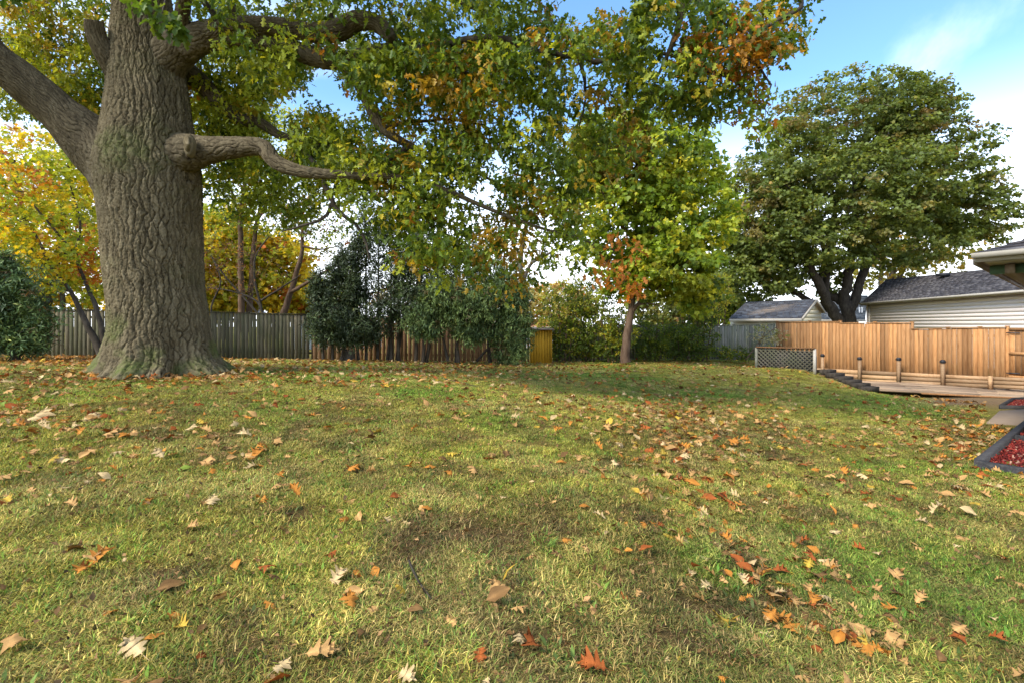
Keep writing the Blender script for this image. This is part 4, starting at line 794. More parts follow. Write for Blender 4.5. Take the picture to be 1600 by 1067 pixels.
# ------------------------------------------------------------------ other trees and shrubs
def lg(base, stems_):
    "stems given as px lists, radius px at start and end"
    return [([(x, y, d) for x, y, d in s], a / F * s[0][2], b / F * s[0][2]) for s, a, b in stems_]
YEL = (.66, .50, .035); YG = (.27, .33, .03); LIME = (.46, .48, .035)
YP = [(YEL, 4), (LIME, 3), (YG, 2), (GOLD, 1.0), (ORG, .3)]
tree('maple_tree', 'big rounded dark green maple with many stems behind the cream shed and garage', 'tree', (1325, 520, 34), lg(0, [
    ([(1327, 530, 34), (1325, 495, 34), (1320, 470, 34), (1328, 420, 34), (1333, 370, 34), (1337, 310, 34), (1330, 240, 34)], 11, 3), ([(1316, 530, 34), (1309, 500, 33.8), (1292, 472, 33.5), (1278, 440, 33), (1264, 415, 32.6), (1262, 380, 32.5), (1240, 320, 32.5)], 9.5, 3),
    ([(1326, 490, 34), (1338, 460, 34), (1350, 425, 34), (1372, 372, 34), (1395, 345, 34), (1430, 300, 34)], 8, 3), ([(1335, 465, 34), (1345, 430, 35), (1368, 360, 35.5), (1410, 280, 35)], 5, 2),
    ([(1290, 470, 33.5), (1293, 430, 34), (1300, 380, 34.5), (1303, 320, 34.5), (1290, 230, 34)], 5, 2), ([(1280, 440, 33.5), (1288, 400, 34), (1275, 330, 34.5)], 5, 2), ([(1310, 490, 34), (1260, 468, 35), (1220, 440, 35.5), (1180, 400, 36)], 6, 2), ([(1330, 480, 34), (1290, 440, 35), (1310, 300, 36)], 8, 3)]),
    [(1330, 190, 34, 130, 72, 4.5), (1240, 260, 33, 85, 70, 3.5), (1430, 260, 34, 105, 100, 4), (1345, 300, 32, 155, 75, 4), (1190, 330, 33.5, 62, 90, 3.5), (1490, 320, 34, 70, 62, 3), (1555, 350, 33, 38, 32, 2, .8), (1280, 380, 32, 110, 45, 3, .8), (1420, 375, 33, 90, 48, 3, .8), (1175, 420, 34, 72, 62, 3, 1.2), (1215, 370, 33, 90, 70, 3, 1), (1255, 430, 36, 90, 38, 2.5, .5), (1420, 170, 34, 80, 42, 2.5)],
    2700, 36, .60, .20, MAPLE, [((.125, .165, .036), 4), ((.165, .21, .042), 4), ((.215, .255, .05), 3), ((.25, .23, .065), .8)], bark='dark_bark', shell=.3, twig=.012, maxr=.09, up=.55, droop=.3, outw=.5, flat=.45,
    accents=[(1280, 150, 70, (.24, .18, .06), .16), (1180, 330, 50, (.22, .18, .05), .2), (1425, 215, 22, (.17, .2, .04), .7), (1490, 180, 60, (.22, .16, .05), .2)])
tree('tree', 'thin crowned tree turning yellow behind the maple and garage roof', 'tree', (1420, 500, 46), lg(0, [([(1395, 510, 46), (1392, 450, 46), (1398, 400, 46), (1392, 350, 46)], 6, 2), ([(1400, 500, 46), (1405, 440, 46), (1425, 390, 46), (1440, 350, 46)], 5, 2), ([(1375, 510, 46), (1376, 450, 46), (1378, 360, 46)], 5, 2)]),
    [(1410, 375, 46, 80, 55, 4), (1470, 390, 47, 55, 35, 4, .5), (1380, 430, 46, 40, 40, 3, .5)], 230, 16, .9, .32, MAPLE, [((.30, .27, .04), 3), ((.22, .22, .04), 3), ((.42, .28, .05), 1)], bark='grey_bark', twig=.012)
tree('maple_tree', 'bright lime green young maple with slim bare trunk in front of the hedge', 'tree', (979, 560, 22.5), lg(0, [
    ([(978, 566, 22.5), (977, 545, 22.5), (981, 515, 22.5), (986, 487, 22.5), (990, 440, 22.5), (995, 380, 22.5), (992, 300, 22.5), (1000, 220, 22.5)], 8, 1.5), ([(986, 490, 22.5), (1005, 465, 22.2), (1040, 440, 22), (1075, 400, 22)], 3.5, 1), ([(988, 460, 22.5), (960, 420, 22.3), (920, 380, 22)], 3.5, 1), ([(992, 400, 22.5), (1030, 340, 22), (1060, 280, 22)], 3, 1), ([(992, 380, 22.5), (950, 320, 22), (930, 260, 22)], 3, 1), ([(990, 480, 22.4), (1010, 474, 22), (1030, 478, 21.8)], 2, .8)]),
    [(1010, 260, 22.5, 110, 75, 2.6), (1062, 330, 22.2, 90, 95, 2.4), (1040, 420, 22, 85, 52, 2.2), (930, 330, 22.6, 62, 75, 2.2, .55), (960, 220, 22.6, 70, 50, 2, .8), (905, 270, 22.8, 35, 60, 1.6, .8), (1090, 455, 22, 35, 40, 1.2, .8), (970, 420, 22.6, 60, 50, 2, .5)],
    1500, 22, .42, .19, MAPLE, [((.18, .27, .03), 3), ((.29, .38, .035), 4), ((.41, .46, .04), 3.4), ((.52, .50, .045), 1.2), ((.12, .18, .025), 1.2)], shell=.33, droop=.5, up=.4, outw=.3, bark='brown_bark', accents=[(960, 230, 60, (.24, .17, .03), .3), (1060, 460, 60, (.3, .33, .03), .5)])
# left group
tree('tree', 'small crooked tree with yellow and orange leaves left of the oak trunk', 'tree', (160, 552, 17.5), lg(0, [
    ([(160, 556, 17.5), (150, 535, 17.5), (138, 512, 17.5), (125, 485, 17.5), (110, 455, 17.5), (80, 420, 17.5), (40, 380, 17.3)], 6, 1.2), ([(163, 556, 17.6), (160, 520, 17.6), (150, 480, 17.7), (137, 450, 17.8), (120, 400, 18), (125, 350, 18), (110, 290, 18)], 4.5, 1.2), ([(110, 455, 17.5), (60, 440, 17.2), (10, 430, 17)], 2.4, .8), ([(80, 420, 17.5), (50, 360, 17.8), (0, 330, 18)], 2.4, .8), ([(120, 400, 18), (60, 330, 18), (20, 280, 18)], 2.2, .8)]),
    [(70, 330, 18, 110, 90, 2.2), (30, 410, 17.5, 80, 50, 1.5, .8), (110, 430, 18, 60, 45, 1.4), (100, 260, 18, 80, 50, 1.6, .8)], 420, 15, .36, .14, MAPLE, [(YEL, 3), (YG, 3), (LIME, 4), (ORG, .4), (GOLD, .6)], bark='dark_bark', accents=[(150, 420, 34, ORG, .7), (45, 285, 26, (.52, .22, .03), .4), (30, 460, 30, GOLD, .3)])
tree('tree', 'tall golden yellow tree beyond the fence at the left edge', 'tree', (66, 500, 27), lg(0, [([(66, 520, 27), (68, 470, 27), (60, 420, 27), (40, 360, 27), (20, 250, 27)], 11, 3), ([(66, 460, 27), (90, 400, 27), (100, 300, 27), (120, 200, 27)], 6, 2), ([(100, 520, 27.3), (98, 440, 27.3), (104, 360, 27.3), (80, 260, 27.3)], 4, 1.5)]),
    [(60, 280, 27.5, 130, 75, 3.5, .9), (80, 380, 27.5, 110, 70, 3, .9), (60, 450, 28, 110, 45, 2.5), (-60, 350, 27, 90, 150, 3, .5)], 760, 24, .6, .18, MAPLE, [(YEL, 5), (LIME, 4), (GOLD, .6), (YG, 1.2)], bark='dark_bark', twig=.009, outw=.3)
tree('tree', 'straight slim twin trunk tree with thin yellow green leaves right of the oak', 'tree', (380, 510, 25), lg(0, [
    ([(377, 520, 25), (377, 470, 25), (376, 400, 25), (376, 340, 25), (382, 290, 25), (385, 230, 25), (380, 160, 25)], 5.5, 1.6), ([(388, 520, 25.3), (392, 450, 25.3), (396, 390, 25.3), (402, 345, 25.3), (412, 300, 25.3), (420, 230, 25.3)], 5, 1.5), ([(376, 340, 25), (362, 300, 25), (350, 250, 25)], 2.2, 1), ([(402, 345, 25.3), (430, 300, 25.3), (455, 270, 25.5)], 2.2, 1), ([(385, 230, 25), (440, 160, 25.3)], 2, 1)]),
    [(380, 280, 25, 70, 55, 2.2), (420, 330, 25, 70, 40, 2, .7), (450, 240, 25.4, 80, 70, 2.4), (360, 200, 25, 70, 60, 2), (345, 330, 25, 28, 40, 1.2, .6), (500, 280, 25.6, 45, 50, 2, .7)], 620, 16, .5, .17, SIMPLE, [(YG, 5), ((.17, .23, .03), 3), (LIME, 3)], bark='brown_bark', twig=.008)
tree('tree', 'forked smooth brown tree leaning right over the back fence beside the evergreens', 'tree', (440, 510, 24.5), lg(0, [
    ([(434, 520, 24.5), (446, 480, 24.5), (456, 450, 24.5), (468, 412, 24.5), (472, 390, 24.5), (474, 350, 24.5), (490, 320, 24.5)], 6, 1.5), ([(452, 458, 24.5), (470, 448, 24.3), (500, 430, 24), (540, 405, 24), (560, 395, 24)], 3.5, 1), ([(473, 385, 24.5), (500, 390, 24.2), (530, 385, 24)], 2, .8), ([(474, 360, 24.5), (450, 330, 24.5), (430, 310, 24.5)], 2, .8)]),
    [(490, 345, 24.5, 60, 35, 1.6), (530, 385, 24.2, 50, 30, 1.3, .5), (440, 320, 24.6, 30, 25, 1)], 200, 11, .45, .15, SIMPLE, [(YG, 3), ((.2, .19, .05), 2), (RUST, 1), ((.12, .16, .03), 2)], bark='brown_bark', twig=.007)
tree('tree', 'wiry shrub tree with sparse reddish leaves rising over the fence right of the oak', 'shrub', (400, 520, 23.4), lg(0, [
    ([(415, 530, 23.4), (408, 480, 23.4), (398, 440, 23.4), (400, 400, 23.4), (420, 370, 23.4)], 2.6, .9), ([(412, 500, 23.4), (385, 470, 23.4), (350, 430, 23.3), (330, 400, 23.2)], 2.2, .8), ([(408, 470, 23.4), (440, 450, 23.4), (470, 430, 23.4)], 1.8, .8), ([(430, 530, 23.4), (412, 495, 23.4), (400, 470, 23.4), (360, 455, 23.4), (325, 450, 23.3)], 2.4, .8), ([(335, 520, 23), (330, 480, 23), (345, 440, 23), (330, 400, 23)], 1.8, .7)]),
    [(380, 420, 23.4, 75, 55, 1.5), (345, 400, 23.2, 35, 60, 1)], 150, 5, .4, .11, SIMPLE, [((.2, .10, .05), 3), ((.28, .13, .06), 1), ((.2, .19, .04), 2)], bark='dark_bark', twig=.007)
for k, (x, y, d, rx, ry, nn) in enumerate([(350, 410, 36, 65, 90, 480), (430, 430, 38, 60, 72, 360), (500, 470, 42, 55, 35, 160), (870, 480, 44, 60, 40, 180), (1130, 470, 40, 40, 40, 140), (1050, 485, 46, 75, 32, 200), (700, 470, 48, 120, 38, 200), (250, 440, 34, 90, 70, 120)]):
    lab = ['glowing yellow tree beyond the fence just right of the oak trunk', 'yellow tree beyond the fence behind the forked brown trunk', 'low orange and yellow tree beyond the fence left of the evergreens', 'pale gold tree far behind the yellow shed', 'small dull green tree left of the cream shed', 'olive treetops seen under the lime maple crown', 'faded pinkish brown treetops behind the cedars', 'yellow tree hidden mostly behind the oak trunk'][k]
    pal = [[(YEL, 5), ((.42, .42, .03), 4), (YG, 1)], [(YEL, 5), ((.42, .42, .03), 3), (ORG, .5)], [(GOLD, 3), (ORG, 2), (YG, 3)], [((.5, .42, .15), 3), ((.4, .35, .1), 2), (ORG, .6)], [((.1, .15, .02), 3), ((.06, .1, .02), 3), (YG, 1)], [((.22, .22, .05), 3), ((.14, .17, .04), 3), ((.3, .2, .1), 1)], [((.3, .2, .13), 3), ((.24, .22, .12), 3), (YG, .6)], [(YEL, 3), (LIME, 3)]][k]
    tree('tree', lab, 'tree', (x, 520, d), lg(0, [([(x, 530, d), (x + 3, y + 20, d), (x - 4, y - 20, d)], 5, 1.5), ([(x, 500, d), (x + 25, y, d)], 3, 1), ([(x, 500, d), (x - 25, y, d)], 3, 1)]), [(x, y, d, rx, ry, 3)], nn, 20, .8, .3, MAPLE, pal, bark='brown_bark', twig=.01, outw=.3)
tree('tree', 'bare limbed grey tree with open forks behind the cedars', 'tree', (818, 520, 29), lg(0, [([(815, 530, 29), (815, 490, 29), (818, 450, 29), (813, 415, 29), (816, 385, 29), (822, 350, 29), (822, 300, 29)], 6, 1.8), ([(818, 440, 29), (828, 415, 29), (848, 402, 29), (880, 385, 29), (920, 365, 29)], 3.2, 1.2), ([(815, 425, 29), (805, 400, 29), (802, 370, 29), (795, 340, 29)], 2.6, 1), ([(835, 410, 29), (826, 390, 29), (830, 370, 29)], 1.8, .8)]),
    [(830, 320, 29, 60, 40, 2), (890, 370, 29, 40, 20, 1, .5), (820, 440, 29, 30, 40, 1, .3)], 60, 9, .5, .17, SIMPLE, [((.14, .17, .03), 3), ((.25, .22, .05), 1)], bark='grey_bark', twig=.008)
# hedge shrubs along the back
HP = [((.13, .19, .025), 3), ((.22, .28, .03), 3), ((.40, .38, .035), 1.8), ((.07, .11, .02), 2.5)]
for k, (x, y, d, rx, ry, nn, lab) in enumerate([
    (880, 500, 24.4, 48, 60, 300, 'tall yellow green shrub directly right of the yellow shed'), (925, 490, 24.6, 50, 68, 330, 'tallest loose shrub left of the lime maple trunk'), (960, 520, 23.8, 35, 42, 180, 'rounded green shrub behind the lime maple trunk'),
    (1020, 525, 24.8, 42, 34, 210, 'leafy green shrub right of the lime maple trunk'), (1065, 530, 25.2, 35, 30, 170, 'dark green vine bush covering the grey fence'), (1095, 500, 25.6, 32, 58, 250, 'upright green shrub at the near end of the grey fence'), (1118, 460, 30, 26, 42, 170, 'bright yellow bush beside the cream shed roof')]):
    lo = min(y + ry, 566); st_ = [([(x + o, 566, d), (x + o * 1.4, (y + 566) / 2, d), (x + o * 2.4, y - ry * .5, d)], 1.4, .6) for o in (-9, -3, 3, 9)]
    pal = HP if k < 3 else ([((.3, .3, .03), 3), ((.42, .4, .03), 3), (YG, 2)] if k == 6 else [((.09, .14, .025), 4), ((.15, .21, .03), 3), (YG, 1.2)])
    tree('shrub', lab, 'shrub', (x, 566, d), lg(0, st_), [(x, y, d, rx, ry, .8), (x, 545, d, rx * .8, 20, .7, .8)] if k != 6 else [(x, y, d, rx, ry, 1)], nn, 15, .26, .12, SIMPLE, pal, bark='brown_bark', shell=.45, up=.3)
tree('shrub', 'wiry climbing plant with pale cream leaves on the fence above the planter', 'shrub', (1212, 560, 24.2), lg(0, [([(1165, 562, 24.2), (1178, 545, 24.2), (1195, 525, 24.2), (1215, 510, 24.2)], 1, .5), ([(1180, 558, 24.2), (1190, 530, 24.2), (1200, 508, 24.2)], .9, .5)]), [(1200, 522, 24.1, 32, 18, .3), (1215, 540, 24, 14, 14, .2, .5)], 60, 7, .16, .12, SIMPLE, [((.5, .46, .3), 3), ((.3, .32, .1), 2)], bark='brown_bark', twig=.004)
for (x, lab) in ((1130, 'low leafy weed clump at the foot of the grey fence near the hedge'), (1158, 'low green weed clump at the foot of the grey fence near the planter')):
    tree('shrub', lab, 'shrub', (x, 560, 25.6), lg(0, [([(x, 562, 25.6), (x + 1, 550, 25.6)], .8, .4)]), [(x, 552, 25.6, 17, 11, .4)], 40, 12, .2, .11, SIMPLE, HP, bark='brown_bark', twig=.004)
# evergreens
EV = [((.024, .038, .015), 4), ((.042, .064, .022), 4), ((.085, .12, .04), 2)]; EL = [((.06, .10, .03), 4), ((.11, .165, .045), 3), ((.18, .25, .07), 2.8), ((.13, .10, .04), .4)]
def ever(label, base, stems_, blobs, n, pal, per=26, cr=.22, size=.15, up=.2, droop=.3, outw=.2, bark='dark_bark', flat=1.0):
    return tree('evergreen_tree', label, 'evergreen tree', base, lg(0, stems_), blobs, int(n * 1.7), per, cr, size, SPRAY, pal, bark=bark, mat='needle', shell=.4, twig=.005, up=up, droop=droop, outw=outw, flat=flat)
ever('very dark bushy yew in front of the grey-green fence', (520, 562, 20.6), [([(x0, 562, 20.6), ((x0 + x1) / 2, 500, 20.6), (x1, y1, 20.6)], 2.6, .8) for x0, x1, y1 in ((505, 500, 420), (520, 520, 430), (535, 548, 410))], [(520, 505, 20.5, 44, 40, .9), (496, 455, 20.6, 12, 34, .4, 1), (520, 450, 20.6, 14, 44, .4, .9), (548, 445, 20.6, 16, 50, .4, .9), (555, 520, 20.4, 40, 24, .7)], 520, EV)
ever('tall spiky dark cedar with sky showing through its open spires', (585, 562, 21), [([(x0, 562, 21), ((x0 + x1) / 2, 480, 21), (x1, y1, 21)], 2.6, .6) for x0, x1, y1 in ((560, 548, 400), (572, 572, 330), (590, 592, 345), (605, 625, 380), (620, 650, 400))], [(572, 365, 21, 16, 58, .4, 1.2), (598, 350, 21, 12, 40, .4, 1.2), (545, 410, 21, 16, 40, .4, 1), (635, 380, 21.1, 22, 40, .5, .8), (560, 390, 21, 7, 40, .2, 2), (612, 365, 21, 7, 42, .2, 2), (650, 385, 21, 8, 40, .2, 2), (682, 395, 21, 8, 36, .2, 2), (532, 415, 21, 8, 34, .2, 2), (592, 400, 21, 22, 60, .6, .7), (560, 430, 21, 26, 50, .6, .7), (625, 420, 21, 28, 50, .6, .6), (600, 470, 21, 48, 45, .9, .7), (580, 500, 20.8, 60, 34, .8, .8), (650, 430, 21.2, 22, 50, .5, .5)], 640, EV, per=20)
ever('dark multi stemmed cedar with bare lower trunks before the reddish fence', (660, 564, 20.8), [([(x0, 566, 20.8 + .1 * i), ((x0 + x1) / 2, 500, 20.8 + .1 * i), (x1, y1, 20.8)], 3.2, .7) for i, (x0, x1, y1) in enumerate(((611, 611, 400), (623, 622, 380), (650, 652, 370), (661, 668, 380), (666, 690, 420), (713, 716, 430)))], [(640, 480, 20.6, 46, 34, .8, .8), (690, 470, 20.6, 46, 40, .9, .8), (660, 410, 21, 60, 60, .7, .55), (665, 505, 20.2, 30, 24, .5, .9), (720, 410, 21, 40, 45, .7, .6)], 460, EL[:2] + EV, per=20)
ever('drooping bright green cedar boughs hanging over the reddish fence', (700, 564, 20.2), [([(700, 564, 20.2), (690, 520, 20.2), (672, 470, 20.2)], 2.6, .8), ([(716, 566, 20.3), (715, 520, 20.3), (722, 450, 20.3)], 3, .8)], [(665, 500, 20, 32, 32, .5), (730, 480, 20.2, 46, 44, .7), (690, 470, 20, 30, 34, .5), (735, 520, 20.2, 28, 20, .5, .8)], 400, EL, droop=1.0)
ever('broad green cedar on crooked legs left of the yellow shed', (780, 566, 21), [([(766, 566, 21), (764, 530, 21), (775, 470, 21)], 3.4, .8), ([(745, 564, 21), (762, 545, 20.8), (772, 535, 20.7)], 2.2, 1.4), ([(795, 566, 21), (793, 530, 21), (800, 460, 21)], 2.6, .8)], [(770, 480, 21, 55, 48, .9), (800, 520, 20.8, 34, 40, .7), (812, 480, 21, 24, 50, .6, .8), (795, 555, 20.6, 30, 13, .4, .7), (775, 435, 21.2, 45, 36, .7, .8)], 560, EL, droop=.7)
ever('blue green juniper bush at the left edge of the lawn', (25, 556, 14.2), [([(25, 562, 14.2), (22, 500, 14.2), (20, 420, 14.2)], 6, 1)], [(-4, 512, 14.2, 46, 44, .8, .7), (-30, 470, 14.2, 50, 74, 1), (2, 425, 14.2, 14, 34, .3, 1), (28, 450, 14.2, 13, 34, .3, 1), (52, 480, 14.3, 14, 26, .3, 1), (66, 505, 14.3, 16, 16, .3, 1), (30, 530, 14.2, 44, 22, .6, 1), (20, 475, 14.2, 74, 74, .9, .10)], 620, [((.06, .10, .035), 4), ((.10, .165, .05), 4), ((.17, .24, .07), 2.4), ((.16, .11, .05), .5)], size=.15, cr=.22, droop=.1)
# stump
so_ = on_ground(543, 21.0); V_ = []; T_ = Tubes(); T_.add([so_ + [0, 0, -.1], so_ + [0, 0, .05], so_ + [.03, 0, .3], so_ + [.05, 0, .44]], [.36, .34, .26, .24], 14); me = T_.mesh('tree_stump', M['grey_bark'])
o = empty('tree_stump', so_, 'squat grey brown stump standing under the dark evergreens', 'stump'); q = link('stump_body', me, o); q.matrix_parent_inverse = Matrix.Translation(o.location).inverted()
co = np.array([v.co[:] for v in me.vertices]); co += (fbm(co * 7, 2, 5) - .5)[:, None] * .16; me.vertices.foreach_set('co', co.astype(np.float32).ravel())
T_ = Tubes(); T_.add([so_ + [.05, 0, .4], so_ + [.05, 0, .445], so_ + [.05, 0, .45]], [.235, .23, .01], 14); q = link('cut_top', T_.mesh('cut_top', M['cut_wood']), o); q.matrix_parent_inverse = Matrix.Translation(o.location).inverted()

# ------------------------------------------------------------------ grass, fallen leaves, twigs
lib = bpy.data.collections.new('grass_tufts')
def tuft(nb, rad, h, wd, pal, lay, curl=.5, broad=False):
    k = nb; a = rng.random(k) * 2 * PI; r = rad * np.sqrt(rng.random(k)); base = np.stack([r * np.cos(a), r * np.sin(a), np.zeros(k) - .004], 1)
    dr = rng.random(k) * 2 * PI; ln = h * (.45 + .9 * rng.random(k)); lean = lay * (.4 + .9 * rng.random(k)); D = np.stack([np.cos(dr) * np.sin(lean), np.sin(dr) * np.sin(lean), np.cos(lean)], 1)
    W_ = np.stack([-np.sin(dr), np.cos(dr), 0 * dr], 1) * (wd * (.6 + .8 * rng.random(k)))[:, None]; mid = base + D * (ln * .5)[:, None]; D2 = D + np.array([0, 0, -curl]) ; D2 /= np.linalg.norm(D2, axis=1)[:, None]; tip = mid + D2 * (ln * .55)[:, None]; tip[:, 2] = np.maximum(tip[:, 2], .002)
    V = np.stack([base - W_ / 2, base + W_ / 2, mid + W_ * (.8 if broad else .45), mid - W_ * (.8 if broad else .45), tip], 1).reshape(-1, 3); b = np.arange(k) * 5
    C = pick(pal, k) * (.65 + .7 * rng.random((k, 1))); return V, [np.stack([b, b + 1, b + 2, b + 3], 1), np.stack([b + 3, b + 2, b + 4], 1)], np.repeat(C, 5, 0)
BP = [((1.05, 1.08, .9), 4.5), ((.6, .98, .5), 3.4), ((1.75, 1.45, 1.4), 3.6), ((.42, .32, .35), 2), ((2.1, 1.85, 2.0), 1.4)]
GPAL = [((.42, .75, .4), 5), ((.34, .62, .38), 3), ((.7, .9, .5), 2)]
specs = [(190, .15, .038, .0034, BP, 1.35), (170, .13, .042, .0034, BP, 1.25), (210, .15, .034, .003, BP, 1.5), (150, .11, .05, .003, BP, 1.15), (40, .09, .06, .0045, GPAL, .9), (26, .08, .045, .008, GPAL, 1.3), (60, .1, .03, .006, [((.9, .55, .5), 3), ((.5, .32, .3), 3)], 1.5)]
for k, s in enumerate(specs):
    V, Pl, C = tuft(*s, broad=(k == 5)); o = bpy.data.objects.new('tuft_%d' % k, mesh('tuft', V, Pl, M['blade'], C)); lib.objects.link(o)
# points
def wedge(n, y0, y1):
    y = np.sqrt(rng.random(n) * (y1 ** 2 - y0 ** 2) + y0 ** 2); x = (rng.random(n) * 2 - 1) * (y * 1.06 + .3); return x, y
def lawn_ok(x, y):
    fl = np.interp(x, [-40, fence_line(-60)[0], 14.4, 40], [19.2, fence_line(-60)[1], 28, 28]); px, py = PXY(np.stack([x, y, ground(x, y)], -1))
    ok = y < fl - .3
    ok &= ~((px > 1275) & (y > np.interp(px, [1275, 1352, 1450, 1545, 1700], [19.0, 17.3, 15.6, 13.0, 11.0])))
    ok &= ~((px > 1275) & (y > 18))
    # beds, path
    rel = np.stack([x - b0[0], y - b0[1]], -1); det = dL[0] * dR[1] - dL[1] * dR[0]; u = (rel[..., 0] * dR[1] - rel[..., 1] * dR[0]) / det; v = (dL[0] * rel[..., 1] - dL[1] * rel[..., 0]) / det
    ok &= ~((u > -.08) & (u < 5.1) & (v > -.08) & (v < 2.4)); ok &= ~((px > 1535) & (y > 10) )
    ok &= np.hypot(x - ob[0], y - ob[1]) > 1.0
    return ok, px, py
Xs, Ys = [], []
for (n, y0, y1) in ((11000, 1.3, 6), (20000, 6, 13), (34000, 13, 27.5)):
    x, y = wedge(n, y0, y1); Xs.append(x); Ys.append(y)
x = np.concatenate(Xs); y = np.concatenate(Ys); ok, px_, py_ = lawn_ok(x, y); x, y, px_, py_ = x[ok], y[ok], px_[ok], py_[ok]; z = ground(x, y)
tc_ = turf(x, y, z); kp = (rng.random(len(x)) < np.clip((tc_[:, 1] - .09) / .09, .25, 1)) & ~(gauss(px_, py_, 1500, 626, 60, 9) > .5); x, y, z, px_, py_, tc_ = x[kp], y[kp], z[kp], px_[kp], py_[kp], tc_[kp]; n = len(x); kind = rng.choice(4, n); green = tc_[:, 1] > tc_[:, 0] * .95; u = rng.random(n)
kind = np.where((u < .06) , 4, kind); kind = np.where((u > .95) & (y < 12), 5, kind); kind = np.where((u > .86) & (u < .93), 6, kind)
me = bpy.data.meshes.new('grass'); me.vertices.add(n); me.vertices.foreach_set('co', np.stack([x, y, z], 1).astype(np.float32).ravel())
def pattr(me, nm, typ, data, fld): a = me.attributes.new(nm, typ, 'POINT'); a.data.foreach_set(fld, np.asarray(data).ravel())
tint = np.ones((n, 4), np.float32); tint[:, :3] = tc_ * (.55 + .95 * rng.random((n, 1))); pattr(me, 'tint', 'FLOAT_COLOR', tint, 'color')
pattr(me, 'idx', 'INT', kind.astype(np.int32), 'value'); eps = .1; gxs = (ground(x + eps, y) - z) / eps; gys = (ground(x, y + eps) - z) / eps
pattr(me, 'rot', 'FLOAT_VECTOR', np.stack([gys, -gxs, rng.random(n) * 6.28], 1).astype(np.float32), 'vector'); pattr(me, 'scl', 'FLOAT', (.75 + .5 * rng.random(n)).astype(np.float32), 'value')
go = link('grass', me); tag(go, 'short mixed green and straw coloured grass covering the lawn', 'grass', kind='stuff')
ng = bpy.data.node_groups.new('grass_scatter', 'GeometryNodeTree'); ng.interface.new_socket('Geometry', in_out='INPUT', socket_type='NodeSocketGeometry'); ng.interface.new_socket('Geometry', in_out='OUTPUT', socket_type='NodeSocketGeometry')
gi = ng.nodes.new('NodeGroupInput'); goo = ng.nodes.new('NodeGroupOutput'); ip_ = ng.nodes.new('GeometryNodeInstanceOnPoints'); ci = ng.nodes.new('GeometryNodeCollectionInfo'); ci.inputs['Collection'].default_value = lib; ci.inputs['Separate Children'].default_value = True; ci.inputs['Reset Children'].default_value = True
def na(nm, typ):
    a = ng.nodes.new('GeometryNodeInputNamedAttribute'); a.data_type = typ; a.inputs['Name'].default_value = nm; return a.outputs['Attribute']
ng.links.new(gi.outputs[0], ip_.inputs['Points']); ng.links.new(ci.outputs[0], ip_.inputs['Instance']); ip_.inputs['Pick Instance'].default_value = True
ng.links.new(na('idx', 'INT'), ip_.inputs['Instance Index']); ng.links.new(na('rot', 'FLOAT_VECTOR'), ip_.inputs['Rotation']); ng.links.new(na('scl', 'FLOAT'), ip_.inputs['Scale']); ng.links.new(ip_.outputs[0], goo.inputs[0])
md = go.modifiers.new('scatter', 'NODES'); md.node_group = ng

# fallen leaves
def fleaf(kind, seed):
    r = np.random.default_rng(seed)
    if kind == 'oak': h = [(0, 0), (.02, .10), (.17, .17), (.10, .25), (.30, .40), (.27, .45), (.11, .44), (.16, .52), (.38, .70), (.33, .73), (.13, .66), (.20, .84), (.07, .82), (0, 1)]
    elif kind == 'maple': h = [(0, 0), (.05, .08), (.32, .05), (.25, .18), (.5, .45), (.42, .5), (.3, .42), (.2, .5), (.26, .78), (.12, .72), (0, 1)]
    else: h = [(0, 0), (.10, .12), (.24, .32), (.27, .5), (.2, .72), (.1, .88), (0, 1)]
    h = np.array(h); h[1:-1, 0] *= (.85 + .3 * r.random(len(h) - 2)); n = len(h); rib = np.stack([0 * h[:, 0], h[:, 1]], 1); midl = h * [.5, 1]
    V = np.vstack([rib, midl, h, midl * [-1, 1], h * [-1, 1]]); bend = r.normal() * .7; cup = (.3 + .8 * r.random()) * (1 if r.random() < .6 else -1); tw = r.normal() * .3
    z = cup * V[:, 0] ** 2 * 2 + bend * (V[:, 1] - .5) ** 2 + tw * V[:, 0] * (V[:, 1] - .5) + .14 * np.sin(V[:, 1] * 13 + seed) * np.abs(V[:, 0]) + .06
    i = np.arange(n - 1); q = []
    for (a, b, fl) in ((0, n, 0), (n, 2 * n, 0), (0, 3 * n, 1), (3 * n, 4 * n, 1)):
        f = np.stack([a + i, a + i + 1, b + i + 1, b + i], 1); q.append(f[:, ::-1] if fl else f)
    # stalk
    k = len(V); V = np.vstack([np.column_stack([V, z]), [(-.01, 0, z[0]), (.01, 0, z[0]), (.02, -.25, z[0] - .03), (.005, -.25, z[0] - .03)]]); q.append(np.array([[k, k + 1, k + 2, k + 3]]))
    return V, [np.concatenate(q)]
LC = {'tan': (.46, .255, .09), 'pale': (.55, .38, .18), 'orange': (.46, .18, .03), 'rust': (.30, .08, .018), 'brown': (.19, .10, .035), 'gold': (.48, .30, .04), 'green': (.17, .22, .03)}
LT = [('oak', 1), ('oak', 2), ('oak', 3), ('oak', 4), ('oak', 5), ('maple', 6), ('simple', 7), ('simple', 8)]
TPL = [fleaf(*a) for a in LT]
def cand(n, y0, y1):
    x, y = wedge(n, y0, y1); ok, px, py = lawn_ok(x, y); return x[ok], y[ok], px[ok], py[ok]
def segd(px, py, pl):
    d = np.full(len(px), 1e9)
    for (a, b) in zip(pl[:-1], pl[1:]):
        a = np.array(a, float); b = np.array(b, float); t = np.clip(((px - a[0]) * (b[0] - a[0]) + (py - a[1]) * (b[1] - a[1])) / ((b - a) ** 2).sum(), 0, 1); d = np.minimum(d, np.hypot(px - a[0] - t * (b[0] - a[0]), (py - a[1] - t * (b[1] - a[1])) * 1.0))
    return d
